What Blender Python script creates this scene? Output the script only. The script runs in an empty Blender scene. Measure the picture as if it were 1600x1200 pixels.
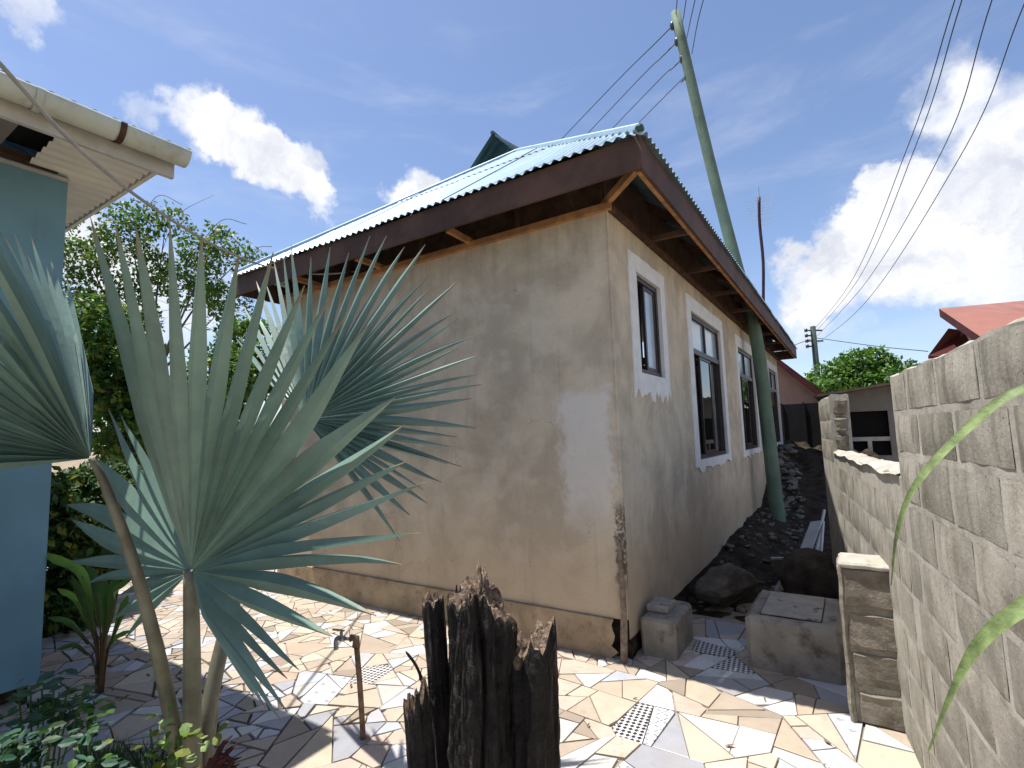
import bpy, bmesh, math, random
from mathutils import Vector, Matrix, noise
R = random.Random(7)
rad = math.radians
sc = bpy.context.scene
col = sc.collection

# ------------------------------------------------------------------ camera
F = 812.0                                    # focal length in pixels of a 1600 px wide frame
yaw, pit, rol = rad(32.9), rad(5.77), rad(1.82)
f0 = Vector((-math.sin(yaw), math.cos(yaw), 0)); r0 = Vector((math.cos(yaw), math.sin(yaw), 0)); zup = Vector((0, 0, 1))
cf = f0*math.cos(pit) + zup*math.sin(pit); cu0 = -f0*math.sin(pit) + zup*math.cos(pit)
cr = r0*math.cos(rol) - cu0*math.sin(rol); cu = cu0*math.cos(rol) + r0*math.sin(rol)
CAM = Vector((1.369, -3.467, 1.53))
cam = bpy.data.objects.new("camera", bpy.data.cameras.new("camera"))
col.objects.link(cam)
cam.data.sensor_width = 36; cam.data.lens = F/1600*36
cam.data.clip_start = 0.03; cam.data.clip_end = 3000
m = Matrix((cr, cu, -cf)).transposed().to_4x4(); m.translation = CAM
cam.matrix_world = m
sc.camera = cam

def ray(x, y): return cf + cr*((x-800)/F) - cu*((y-600)/F)
def at(x, y, d): return CAM + ray(x, y)*d                    # world point seen in direction x, y at distance d along the view axis
def gp(x, y, z=0.0):
    d = ray(x, y); return CAM + d*((z-CAM.z)/d.z)
def hit(x, y, ax, val):
    d = ray(x, y); return CAM + d*((val-CAM[ax])/d[ax])

# ------------------------------------------------------------------ world, sun, exposure
SUNV = Vector((-0.285, -0.105, 1.0)).normalized()            # towards the sun
elev = math.asin(SUNV.z); azim = math.atan2(SUNV.x, SUNV.y)
sc.view_settings.view_transform = 'Standard'; sc.view_settings.look = 'None'
sc.view_settings.gamma = 1; sc.view_settings.use_curve_mapping = False
sc.view_settings.exposure = 0.98
world = bpy.data.worlds.new("World"); sc.world = world; world.use_nodes = True
wn = world.node_tree.nodes; wl = world.node_tree.links
for n in list(wn): wn.remove(n)
class G:
    """small node-graph writer"""
    def __init__(s, tree): s.t = tree; s.n = tree.nodes; s.l = tree.links
    def node(s, kind, ins=None, **kw):
        nd = s.n.new(kind)
        for k, v in kw.items(): setattr(nd, k, v)
        for k, v in (ins or {}).items():
            i = nd.inputs[k]
            if isinstance(v, bpy.types.NodeSocket): s.l.new(v, i)
            else: i.default_value = v
        return nd
    def math(s, op, a, b=0.0, c=0.0, clamp=False):
        return s.node('ShaderNodeMath', {0: a, 1: b, 2: c}, operation=op, use_clamp=clamp).outputs[0]
    def vmath(s, op, a, b=(0, 0, 0), **k):
        nd = s.node('ShaderNodeVectorMath', {0: a, 1: b}, operation=op)
        return nd
    def mix(s, fac, a, b, mode='MIX'):
        nd = s.node('ShaderNodeMix', data_type='RGBA', blend_type=mode)
        for idx, v in ((0, fac), (6, a), (7, b)):
            i = nd.inputs[idx]
            if isinstance(v, bpy.types.NodeSocket): s.l.new(v, i)
            elif idx == 0: i.default_value = v
            else: i.default_value = (*v[:3], 1)
        return nd.outputs[2]
    def ramp(s, fac, lo, hi, a=0.0, b=1.0):
        nd = s.node('ShaderNodeMapRange', {0: fac, 1: lo, 2: hi, 3: a, 4: b}); nd.interpolation_type = 'SMOOTHSTEP'
        return nd.outputs[0]
    def noise(s, vec, scale, detail=4, rough=0.55, dist=0.0):
        return s.node('ShaderNodeTexNoise', {'Vector': vec, 'Scale': scale, 'Detail': detail, 'Roughness': rough, 'Distortion': dist}).outputs[0]
g = G(world.node_tree)
sky = g.node('ShaderNodeTexSky', sky_type='NISHITA', sun_disc=False, sun_elevation=elev, sun_rotation=azim,
             air_density=1.0, dust_density=0.6, ozone_density=2.2)
tc = g.node('ShaderNodeTexCoord').outputs['Generated']
warp = g.node('ShaderNodeTexNoise', {'Vector': tc, 'Scale': 5.0, 'Detail': 7, 'Roughness': 0.62}).outputs['Color']
wv = g.vmath('SUBTRACT', warp, (0.5, 0.5, 0.5)).outputs[0]
wv2 = g.node('ShaderNodeVectorMath', {0: wv, 'Scale': 0.22}, operation='SCALE').outputs[0]
dirv = g.vmath('NORMALIZE', g.vmath('ADD', tc, wv2).outputs[0]).outputs[0]
blobs = []   # direction, angular radius (deg), weight
for (x, y, r, w) in [(310, 205, 2.6, .8), (345, 222, 2.0, .8), (400, 250, 2.4, .85), (430, 285, 2.5, .85), (480, 290, 2.5, .8), (505, 325, 1.9, .65), (60, 40, 1.7, .6), (215, 188, 1.4, .45),
                     (660, 285, 2.6, .9), (625, 310, 2.4, .85), (690, 310, 3.0, .7),
                     (1270, 435, 3.0, .85), (1330, 400, 4.0, .95), (1400, 350, 4.0, .95), (1420, 290, 2.2, .8), (1450, 400, 3.8, .85), (1530, 370, 2.6, .7),
                     (1570, 430, 3.4, .8), (1575, 210, 3.8, .55), (1510, 150, 2.6, .4), (1600, 280, 3.6, .55), (1240, 500, 2.8, .5), (1330, 510, 3.0, .3),
                     (130, 420, 4.0, .8), (260, 470, 5.0, .6)]:
    blobs.append((ray(x, y).normalized(), r*1.25, w))
for k in range(9):                                          # the same broken cumulus goes on all round the horizon
    a = rad(70 + k*24 + R.uniform(-5, 5)) ; e = rad(R.uniform(6, 38))
    d = Vector((math.sin(a)*math.cos(e), -abs(math.cos(a))*math.cos(e) if k % 2 else math.cos(a)*math.cos(e), math.sin(e))).normalized()
    if d.angle(cf) < rad(60): continue
    blobs.append((d, R.uniform(5, 10), .9))
acc = None
for d, r, w in blobs:
    dt = g.node('ShaderNodeVectorMath', {0: dirv, 1: tuple(d)}, operation='DOT_PRODUCT').outputs['Value']
    mk = g.ramp(dt, math.cos(rad(r*1.15)), math.cos(rad(r*0.25)), 0, w)
    acc = mk if acc is None else g.math('ADD', acc, mk)
fine = g.noise(tc, 14.0, 8, 0.62)
cm = g.math('SUBTRACT', g.math('ADD', acc, g.math('MULTIPLY', fine, 0.75)), 0.375)
cm = g.ramp(cm, 0.14, 0.95)
stretch = g.node('ShaderNodeMapping', {'Vector': tc, 'Scale': (1.0, 1.0, 4.0), 'Rotation': (0.15, 0.2, 0.4)}).outputs[0]
wisp = g.ramp(g.noise(stretch, 2.4, 6, 0.6, 0.4), 0.50, 0.78, 0, 0.22)
cloudmask = g.math('MAXIMUM', cm, wisp)
inner = g.ramp(g.noise(g.vmath('ADD', dirv, (0.0, 0.0, 0.12)).outputs[0], 9.0, 6, 0.6), 0.3, 0.62)
ccol = g.mix(inner, (4.1, 4.3, 4.9), (6.3, 6.35, 6.5))
SKYTINT = (1.04, 1.0, 1.04)
skyc = g.mix(1.0, sky.outputs[0], SKYTINT, 'MULTIPLY')
hz = g.node('ShaderNodeSeparateXYZ', {0: tc}).outputs[2]
fincol = g.mix(cloudmask, skyc, ccol)
bg = g.node('ShaderNodeBackground', {'Color': fincol, 'Strength': 0.088})
g.node('ShaderNodeOutputWorld', {'Surface': bg.outputs[0]})
sun = bpy.data.objects.new("sun", bpy.data.lights.new("sun", 'SUN')); col.objects.link(sun)
sun.data.energy = 3.9; sun.data.angle = rad(0.5); sun.data.color = (1.0, 0.955, 0.89)
sun.rotation_euler = SUNV.to_track_quat('Z', 'Y').to_euler(); sun.location = (0, 0, 30)

# ------------------------------------------------------------------ materials
def material(name, base=(.5, .5, .5), rough=.8, var=.25, scale=4.0, bump=.0, bscale=40.0, metal=0.0, spec=.3, dark=None, extra=None, transl=0.0, rand=0.0, bdist=0.01):
    mt = bpy.data.materials.new(name); mt.use_nodes = True
    t = mt.node_tree; g = G(t); b = t.nodes['Principled BSDF']
    co = g.node('ShaderNodeTexCoord').outputs['Object']
    rn = g.node('ShaderNodeObjectInfo').outputs['Random']
    if rand > 0:
        co = g.vmath('ADD', co, g.node('ShaderNodeCombineXYZ', {0: g.math('MULTIPLY', rn, 37.0), 1: g.math('MULTIPLY', rn, 19.0), 2: g.math('MULTIPLY', rn, 71.0)}).outputs[0]).outputs[0]
    n1 = g.noise(co, scale, 6, .6)
    dk = dark or tuple(c*(1-var*1.6) for c in base)
    lt = tuple(min(1, c*(1+var*.6)) for c in base)
    c = g.mix(g.ramp(n1, .3, .7), dk, lt)
    if rand > 0:
        k = g.math('ADD', g.math('MULTIPLY', rn, rand*2), 1-rand)
        c = g.mix(1.0, c, g.node('ShaderNodeCombineColor', {0: k, 1: k, 2: k}).outputs[0], 'MULTIPLY')
    if extra: c = extra(g, co, c, rn)
    t.links.new(c, b.inputs['Base Color'])
    b.inputs['Roughness'].default_value = rough; b.inputs['Metallic'].default_value = metal
    b.inputs['Specular IOR Level'].default_value = spec
    if bump > 0:
        h = g.noise(co, bscale, 8, .65)
        bp = g.node('ShaderNodeBump', {'Height': h, 'Strength': bump, 'Distance': bdist})
        t.links.new(bp.outputs[0], b.inputs['Normal'])
    if transl > 0:
        tr = g.node('ShaderNodeBsdfTranslucent', {'Color': c})
        mx = g.node('ShaderNodeMixShader', {0: transl, 1: b.outputs[0], 2: tr.outputs[0]})
        t.links.new(mx.outputs[0], t.nodes['Material Output'].inputs[0])
    return mt
def sep(g, v):
    s = g.node('ShaderNodeSeparateXYZ', {0: v}); return s.outputs

def plaster_extra(g, co, c, rn):
    X, Y, Z = sep(g, co)
    big = g.noise(co, 1.6, 5, .6, .6)
    c = g.mix(g.ramp(big, .42, .60, 0, .62), c, (.37, .31, .235))
    mid = g.noise(co, 4.0, 6, .6, .2)
    c = g.mix(g.ramp(mid, .48, .66, 0, .5), c, (.62, .555, .455))
    # ochre tone over the lowest metre, fading upwards
    zz = g.math('ADD', Z, g.math('MULTIPLY', g.noise(co, 2.5, 5, .6), -.8))
    c = g.mix(g.ramp(zz, .62, .0, 0, .6), c, (.45, .345, .235))
    st = g.noise(g.node('ShaderNodeMapping', {'Vector': co, 'Scale': (9, 9, .6)}).outputs[0], 1.4, 5, .6)
    c = g.mix(g.ramp(st, .56, .75, 0, .25), c, (.24, .20, .16))
    # pale cement patch by the corner
    n = g.math('MULTIPLY', g.math('SUBTRACT', g.noise(co, 5, 7, .7), .5), .45)
    a = g.ramp(g.math('ADD', X, n), -.50, -.40); b2 = g.ramp(g.math('ADD', X, n), -.0, -.10)
    d = g.ramp(g.math('ADD', Z, n), .72, 1.2); e = g.ramp(g.math('ADD', Z, n), 1.90, 1.78)
    f = g.ramp(Y, .02, .01)
    mk = g.math('MULTIPLY', g.math('MULTIPLY', g.math('MULTIPLY', a, b2), g.math('MULTIPLY', d, e)), f)
    c = g.mix(g.math('MULTIPLY', mk, .75), c, (.68, .645, .59))
    # black mould crack just left of the corner
    n2 = g.math('MULTIPLY', g.math('SUBTRACT', g.noise(co, 14, 6, .7), .5), .14)
    a = g.ramp(g.math('ADD', X, n2), -.075, -.045); d = g.ramp(g.math('ADD', Z, n2), .35, .62); e = g.ramp(g.math('ADD', Z, n2), 1.12, .95)
    mk = g.math('MULTIPLY', g.math('MULTIPLY', a, d), g.math('MULTIPLY', e, g.ramp(Y, .05, .03)))
    mk = g.math('MULTIPLY', mk, g.ramp(g.noise(co, 22, 5, .7), .36, .55))
    c = g.mix(g.math('MULTIPLY', mk, .85), c, (.05, .045, .035))
    ck = g.node('ShaderNodeTexVoronoi', {'Vector': g.vmath('ADD', co, g.node('ShaderNodeVectorMath', {0: g.node('ShaderNodeTexNoise', {'Vector': co, 'Scale': 3.5, 'Detail': 5.0}).outputs['Color'], 'Scale': .5}, operation='SCALE').outputs[0]).outputs[0], 'Scale': 1.5}, feature='DISTANCE_TO_EDGE').outputs[0]
    c = g.mix(g.math('MULTIPLY', g.ramp(ck, .006, .0015), g.ramp(g.noise(co, 1.2, 2), 0.52, .6, 0, .45)), c, (.14, .11, .08))
    topst = g.math('MULTIPLY', g.ramp(Z, 2.5, 3.15), g.ramp(st, .42, .62, 0, .25)); c = g.mix(topst, c, (.30, .25, .185))
    # fine specks
    sp = g.noise(co, 60, 3, .5)
    return g.mix(g.ramp(sp, .64, .74, 0, .35), c, (.12, .1, .075))
M = {}
M['plaster'] = material('plaster', (.60, .515, .385), .92, .10, 3.0, .45, 55, extra=plaster_extra, spec=.15, bdist=.006)
def plinth_extra(g, co, c, rn):
    sp = g.noise(co, 12, 6, .7)
    c = g.mix(g.ramp(sp, .5, .7, 0, .6), c, (.16, .12, .08))
    return c
M['plinth'] = material('plinth_plaster', (.39, .30, .20), .95, .2, 4.0, .7, 40, extra=plinth_extra, spec=.1)
M['rotten'] = material('rotten_masonry', (.07, .05, .035), .95, .5, 12, 1.0, 30, spec=.1)
M['whitepaint'] = material('white_cement_surround', (.74, .74, .72), .9, .06, 8, .3, 60, spec=.2)
M['fascia'] = material('brown_painted_board', (.095, .050, .034), .7, .25, 3, .3, 30)
M['rawwood'] = material('raw_timber', (.40, .20, .085), .75, .25, 8, .3, 40)
M['darkwood'] = material('dark_timber', (.085, .045, .028), .85, .3, 8, .3, 40)
M['roofblue'] = material('pale_blue_roof_sheet', (.33, .45, .53), .42, .10, 2.5, .05, 20, metal=.35, spec=.5)
M['roofunder'] = material('teal_roof_sheet', (.035, .085, .085), .5, .2, 3, .0, 20, metal=.2)
M['frame'] = material('brown_aluminium', (.055, .038, .036), .4, .15, 6, metal=.3, spec=.5)
def glassmat(name, base, rough):
    mt = bpy.data.materials.new(name); mt.use_nodes = True; b = mt.node_tree.nodes['Principled BSDF']
    g = G(mt.node_tree); co = g.node('ShaderNodeTexCoord').outputs['Object']
    c = g.mix(g.ramp(g.noise(co, 2.0, 4), .35, .7), base, tuple(x*1.4 for x in base)); mt.node_tree.links.new(c, b.inputs['Base Color'])
    b.inputs['Roughness'].default_value = rough; b.inputs['Specular IOR Level'].default_value = .9; b.inputs['IOR'].default_value = 1.55
    h = g.noise(co, 1.4, 2); bp = g.node('ShaderNodeBump', {'Height': h, 'Strength': .25, 'Distance': .02}); mt.node_tree.links.new(bp.outputs[0], b.inputs['Normal'])
    return mt
M['glass'] = glassmat('dark_glass', (.008, .009, .008), .03)
M['glasspale'] = glassmat('pale_frosted_glass', (.30, .36, .40), .12)
M['black'] = material('dark_interior', (.01, .01, .01), .95, .1)
M['teal'] = material('teal_wall_paint', (.155, .295, .355), .75, .12, 1.1, .35, 30, spec=.3, extra=lambda g, co, c, rn: g.mix(g.ramp(g.noise(g.node('ShaderNodeMapping', {'Vector': co, 'Scale': (7, 7, .6)}).outputs[0], 1.2, 6, .65), .52, .75, 0, .4), c, (.09, .15, .17)))
M['cream'] = material('cream_painted_metal', (.60, .58, .50), .5, .08, 3, .1, 30, spec=.4)
def gut_extra(g, co, c, rn):
    st = g.noise(co, 7, 6, .65); return g.mix(g.ramp(st, .52, .72, 0, .5), c, (.27, .24, .17))
M['gutter'] = material('weathered_gutter', (.50, .52, .43), .55, .1, 3, .1, 30, extra=gut_extra, spec=.4)
M['board'] = material('weathered_white_board', (.50, .48, .43), .8, .1, 3, .2, 30, extra=gut_extra)
M['greyboard'] = material('grey_soffit_board', (.20, .185, .165), .85, .15, 3)
def conc_extra(g, co, c, rn):
    big = g.noise(co, 3.5, 6, .65); c = g.mix(g.ramp(big, .5, .72, 0, .75), c, (.13, .115, .085))
    po = g.node('ShaderNodeTexVoronoi', {'Vector': co, 'Scale': 55.0}).outputs[0]
    pm = g.math('MULTIPLY', g.ramp(po, .22, .10), g.ramp(g.noise(co, 9, 3), .5, .62))
    c = g.mix(g.math('MULTIPLY', pm, .85), c, (.04, .033, .025))
    po2 = g.node('ShaderNodeTexVoronoi', {'Vector': g.vmath('ADD', co, g.node('ShaderNodeTexNoise', {'Vector': co, 'Scale': 20.0}).outputs['Color']).outputs[0], 'Scale': 17.0}).outputs[0]
    c = g.mix(g.math('MULTIPLY', g.ramp(po2, .16, .08), g.ramp(g.noise(co, 5, 3), .5, .58)), c, (.035, .03, .022))
    pos = g.node('ShaderNodeNewGeometry').outputs['Position']
    run = g.noise(g.node('ShaderNodeMapping', {'Vector': pos, 'Scale': (12, 12, 1.1)}).outputs[0], 1.3, 6, .65); PZ = sep(g, pos)[2]
    c = g.mix(g.math('MULTIPLY', g.ramp(run, .46, .66), g.ramp(PZ, .7, 1.7, .25, .8)), c, (.155, .15, .115))
    lich = g.noise(co, 26, 5, .7); return g.mix(g.ramp(lich, .6, .75, 0, .5), c, (.52, .50, .43))
M['block'] = material('sandcrete_block', (.375, .35, .295), .95, .2, 5, .55, 60, extra=conc_extra, spec=.1, rand=.16, bdist=.006)
def mort_extra(g, co, c, rn):
    run = g.noise(g.node('ShaderNodeMapping', {'Vector': co, 'Scale': (12, 12, 1.1)}).outputs[0], 1.3, 6, .65)
    c = g.mix(g.ramp(run, .5, .7, 0, .5), c, (.19, .18, .14))
    big = g.noise(co, 6, 6, .65); return g.mix(g.ramp(big, .5, .72, 0, .7), c, (.22, .20, .155))
M['mortar'] = material('pale_mortar', (.43, .405, .35), .95, .12, 5, .5, 60, extra=mort_extra, spec=.1, bdist=.006)
def pillar_extra(g, co, c, rn):
    X, Y, Z = sep(g, co)
    big = g.noise(co, 9, 6, .65); c = g.mix(g.ramp(big, .45, .7, 0, .75), c, (.10, .08, .058)); return c
M['pillarblock'] = material('brown_weathered_block', (.195, .17, .135), .95, .2, 6, 1.0, 40, extra=pillar_extra, spec=.1, rand=.15)
def sept_extra(g, co, c, rn):
    n = g.noise(co, 8, 6, .65); c = g.mix(g.ramp(n, .48, .72, 0, .8), c, (.075, .058, .042)); return c
M['pillarmortar'] = material('stained_pillar_mortar', (.30, .275, .225), .95, .25, 8, .8, 40, extra=pillar_extra, spec=.1)
M['concrete'] = material('stained_concrete', (.30, .27, .225), .9, .15, 5, .6, 45, extra=sept_extra, spec=.15)
M['lid'] = material('concrete_lid', (.36, .335, .285), .9, .12, 9, .4, 50, extra=lambda g, co, c, rn: g.mix(g.ramp(g.noise(co, 10, 3), .58, .68, 0, .8), c, (.09, .08, .065)), spec=.15)
M['soil'] = material('dark_soil', (.055, .042, .030), .97, .4, 6, 1.0, 25, spec=.1, bdist=.03)
M['dirt'] = material('sandy_ground', (.30, .24, .17), .95, .25, .8, .6, 20, spec=.1)
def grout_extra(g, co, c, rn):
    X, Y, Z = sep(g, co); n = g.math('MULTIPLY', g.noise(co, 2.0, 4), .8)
    mk = g.math('MULTIPLY', g.ramp(g.math('ADD', X, n), -.3, -.8), g.ramp(g.math('ADD', Y, n), -.8, -1.2)); return g.mix(g.math('MULTIPLY', mk, .85), c, (.07, .058, .045))     # joints darkened over the shaded near-left paving, shade and soil in one tint
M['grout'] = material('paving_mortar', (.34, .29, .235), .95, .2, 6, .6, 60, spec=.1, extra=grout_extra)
M['rock'] = material('grey_rubble', (.13, .11, .088), .95, .3, 5, .8, 18, spec=.1, rand=.3)
M['char'] = material('charred_wood', (.014, .011, .010), .7, .6, 12, 1.0, 25, spec=.35, extra=lambda g, co, c, rn: g.mix(g.ramp(g.noise(g.node('ShaderNodeMapping', {'Vector': co, 'Scale': (30, 30, 3)}).outputs[0], 1.5, 6, .7), .56, .74, 0, .8), c, (.13, .105, .082)), bdist=.03)
M['brokenwood'] = material('broken_pale_wood', (.30, .22, .16), .9, .45, 30, 1.0, 60, spec=.1, bdist=.02)
M['polegreen'] = material('green_treated_pole', (.135, .195, .14), .8, .2, 2.0, .5, 30, extra=lambda g, co, c, rn: g.mix(g.ramp(g.noise(g.node('ShaderNodeMapping', {'Vector': co, 'Scale': (14, 14, .7)}).outputs[0], 1.5, 6, .7), .5, .75, 0, .6), c, (.06, .085, .062)))
M['wire'] = material('dark_wire', (.03, .03, .035), .6, .1)
M['rope'] = material('grey_cord', (.36, .34, .31), .8, .1, 20)
M['insul'] = material('dark_insulator', (.03, .025, .025), .35, .2, spec=.6)
M['rust'] = material('rusty_pipe', (.22, .14, .085), .7, .35, 18, .4, 80, metal=.2)
M['tap'] = material('grey_brass_tap', (.36, .35, .34), .45, .2, 20, metal=.6)
M['mast'] = material('maroon_mast', (.05, .02, .035), .6, .3, 5)
M['aluminium'] = material('aluminium_rod', (.6, .62, .64), .4, .1, metal=.8)
def palm_extra(g, co, c, rn):
    st = g.noise(co, 30, 3, .5); c = g.mix(g.ramp(st, .5, .8, 0, .3), c, (.20, .28, .24))
    tv = g.node('ShaderNodeAttribute', attribute_name='along').outputs['Fac']
    tip = g.ramp(g.math('ADD', tv, g.math('MULTIPLY', g.noise(co, 8, 3), .12)), .97, 1.06, 0, .85); c = g.mix(tip, c, (.20, .14, .07))
    du = g.ramp(g.noise(co, 6, 5, .65), .5, .75, 0, .35); return g.mix(du, c, (.19, .23, .18))
M['palm'] = material('glaucous_palm_leaf', (.14, .225, .182), .45, .12, 5, .1, 60, extra=palm_extra, spec=.5, transl=.06, rand=.16)
M['petiole'] = material('waxy_petiole', (.175, .17, .115), .55, .25, 7, .15, 40, spec=.4, extra=lambda g, co, c, rn: g.mix(g.ramp(g.noise(g.node('ShaderNodeMapping', {'Vector': co, 'Scale': (24, 24, 2)}).outputs[0], 1.5, 6, .7), .52, .7, 0, .8), c, (.13, .065, .04)))
M['boot'] = material('red_brown_fibre', (.075, .025, .020), .9, .4, 20, .8, 40)
M['leaflit'] = material('bright_green_leaf', (.14, .28, .035), .5, .35, 3, transl=.35, spec=.35)
M['leafdark'] = material('dark_green_leaf', (.042, .10, .022), .5, .4, 3, transl=.25, spec=.35)
M['leafmid'] = material('mid_green_leaf', (.065, .15, .028), .5, .35, 2, transl=.3, spec=.35)
M['leafblue'] = material('blue_green_leaf', (.035, .10, .055), .5, .3, 4, transl=.2, spec=.35)
M['leafyel'] = material('yellow_green_leaf', (.20, .24, .025), .5, .35, 3, transl=.35, spec=.35)
M['blade'] = material('pale_green_blade', (.25, .34, .13), .5, .3, 25, .3, 90, transl=.3, spec=.4)
M['bark'] = material('grey_bark', (.16, .13, .10), .9, .3, 6, .6, 20)
M['pink'] = material('faded_pink_render', (.46, .30, .25), .9, .12, 1.2)
M['roofgreen'] = material('pale_green_roof_sheet', (.30, .42, .34), .5, .1, 2, metal=.2)
M['roofred'] = material('terracotta_roof_sheet', (.31, .135, .10), .6, .10, 1.2)
M['darkred'] = material('dark_red_fascia', (.085, .018, .018), .6, .3, 2)
M['greyhouse'] = material('grey_block_render', (.25, .235, .21), .9, .12, 1.5, .4, 20)
M['gate'] = material('black_sheet_metal', (.012, .012, .013), .7, .2, 3)
M['whiteplank'] = material('grey_white_plank', (.45, .45, .45), .7, .12, 5)

# tile materials -----------------------------------------------------------
def tilemat(name, base, motif=None, mcol=(.03, .03, .035)):
    def ex(g, co, c, rn):
        X, Y, Z = sep(g, co)
        if motif == 'checker':
            k = .030
            a = g.math('ADD', X, Y); b = g.math('SUBTRACT', X, Y)
            sx = g.math('SINE', g.math('MULTIPLY', a, math.pi/k)); sy = g.math('SINE', g.math('MULTIPLY', b, math.pi/k))
            mk = g.math('MULTIPLY', sx, sy); mk = g.ramp(mk, -.12, .02)
            c = g.mix(mk, mcol, c)
        elif motif in ('clover', 'dots', 'cross'):
            if motif == 'clover': per, pts, r = .22, [(0, .018), (-.016, -.006), (.016, -.006)], .008
            elif motif == 'dots': per, pts, r = .105, [(0, 0), (.014, .0), (0, .014)], .011
            else: per, pts, r = .085, [(0, 0), (.016, .016), (-.016, -.016), (.016, -.016), (-.016, .016), (.026, .026), (-.026, .026), (.026, -.026), (-.026, -.026)], .0085
            fx = g.math('SUBTRACT', g.math('FRACT', g.math('ADD', g.math('DIVIDE', X, per), .5)), .5)
            fy = g.math('SUBTRACT', g.math('FRACT', g.math('ADD', g.math('DIVIDE', Y, per), .5)), .5)
            fx = g.math('MULTIPLY', fx, per); fy = g.math('MULTIPLY', fy, per)
            acc = None
            for (px, py) in pts:
                dx = g.math('SUBTRACT', fx, px); dy = g.math('SUBTRACT', fy, py)
                d = g.math('SQRT', g.math('ADD', g.math('MULTIPLY', dx, dx), g.math('MULTIPLY', dy, dy)))
                mk = g.ramp(d, r, r*.6); acc = mk if acc is None else g.math('MAXIMUM', acc, mk)
            c = g.mix(g.math('MULTIPLY', acc, .8), c, mcol)
        elif motif == 'diamond':
            d = g.math('ADD', g.math('ABSOLUTE', X), g.math('ABSOLUTE', Y))
            c = g.mix(g.ramp(d, .034, .030), c, mcol)
        elif motif == 'marble':
            n = g.noise(co, 9, 7, .7, 2.5); c = g.mix(g.ramp(n, .5, .62, 0, .55), c, mcol)
        elif motif == 'smear':
            n = g.noise(g.node('ShaderNodeMapping', {'Vector': co, 'Scale': (1.0, 3.0, 1)}).outputs[0], 9, 4, .6); c = g.mix(g.ramp(n, .55, .63, 0, .7), c, mcol)
        pos = g.node('ShaderNodeNewGeometry').outputs['Position']; c = g.mix(g.ramp(g.noise(pos, 26, 6, .7), .55, .72, 0, .35), c, (.24, .19, .14)); dirt = g.noise(pos, 2.3, 6, .65)
        return g.mix(g.ramp(dirt, .45, .75, 0, .4), c, (.33, .27, .20))
    return material(name, base, .38, .05, 10, .06, 60, spec=.4, extra=ex, rand=.06)
T = {
 'white': tilemat('tile_white', (.52, .51, .485)), 'cream': tilemat('tile_cream', (.48, .425, .335)), 'yellow': tilemat('tile_yellow', (.47, .395, .30)),
 'peach': tilemat('tile_peach', (.50, .405, .335), 'smear', (.44, .31, .24)), 'orange': tilemat('tile_orange', (.46, .35, .27)), 'beige': tilemat('tile_beige', (.41, .34, .27), 'marble', (.35, .28, .21)),
 'taupe': tilemat('tile_taupe', (.30, .245, .195)), 'grey': tilemat('tile_grey', (.33, .335, .36)), 'lav': tilemat('tile_lavender', (.47, .465, .49)), 'blue': tilemat('tile_pale_blue', (.42, .45, .50)),
 'check': tilemat('tile_checker', (.60, .59, .58), 'checker'), 'clover': tilemat('tile_clover', (.62, .61, .59), 'clover'), 'dots': tilemat('tile_dots', (.52, .52, .56), 'dots', (.22, .23, .27)),
 'cross': tilemat('tile_cross', (.62, .62, .61), 'cross', (.07, .09, .15)), 'bdia': tilemat('tile_black_diamond', (.62, .62, .60), 'diamond'), 'rdia': tilemat('tile_red_diamond', (.62, .57, .53), 'diamond', (.50, .09, .06)),
 'mint': tilemat('tile_pale_green', (.53, .56, .53), 'marble', (.33, .38, .36)), 'crack': tilemat('tile_crackled', (.56, .49, .39), 'marble', (.48, .40, .30)),
}

# ------------------------------------------------------------------ object helpers
BASE = {}
def props(o, label=None, cat=None, group=None, kind=None):
    if label: o["label"] = label
    if cat: o["category"] = cat
    if group: o["group"] = group
    if kind: o["kind"] = kind
    return o
def thing(name, loc, label, cat, group=None, kind=None):
    o = bpy.data.objects.new(name, None); col.objects.link(o); o.location = loc; o.empty_display_size = .1
    BASE[o.name] = Vector(loc); return props(o, label, cat, group, kind)
def mesh(name, verts, faces, mat, parent=None, smooth=False, loc=None, mats=None, fm=None, sharp=None):
    """verts in world coordinates; the object sits at its thing's base (or at loc)"""
    pb = BASE.get(parent.name, Vector()) if parent else Vector()
    L = Vector(loc) if loc is not None else (pb if parent else Vector())
    me = bpy.data.meshes.new(name)
    me.from_pydata([tuple(Vector(v)-L) for v in verts], [], faces)
    for mm in (mats or [mat]): me.materials.append(mm)
    if fm: me.polygons.foreach_set('material_index', fm)
    if smooth: me.polygons.foreach_set('use_smooth', [True]*len(me.polygons))
    me.update()
    o = bpy.data.objects.new(name, me); col.objects.link(o)
    o.location = L - pb if parent else L
    if parent: o.parent = parent
    BASE[o.name] = L
    return o
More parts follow.
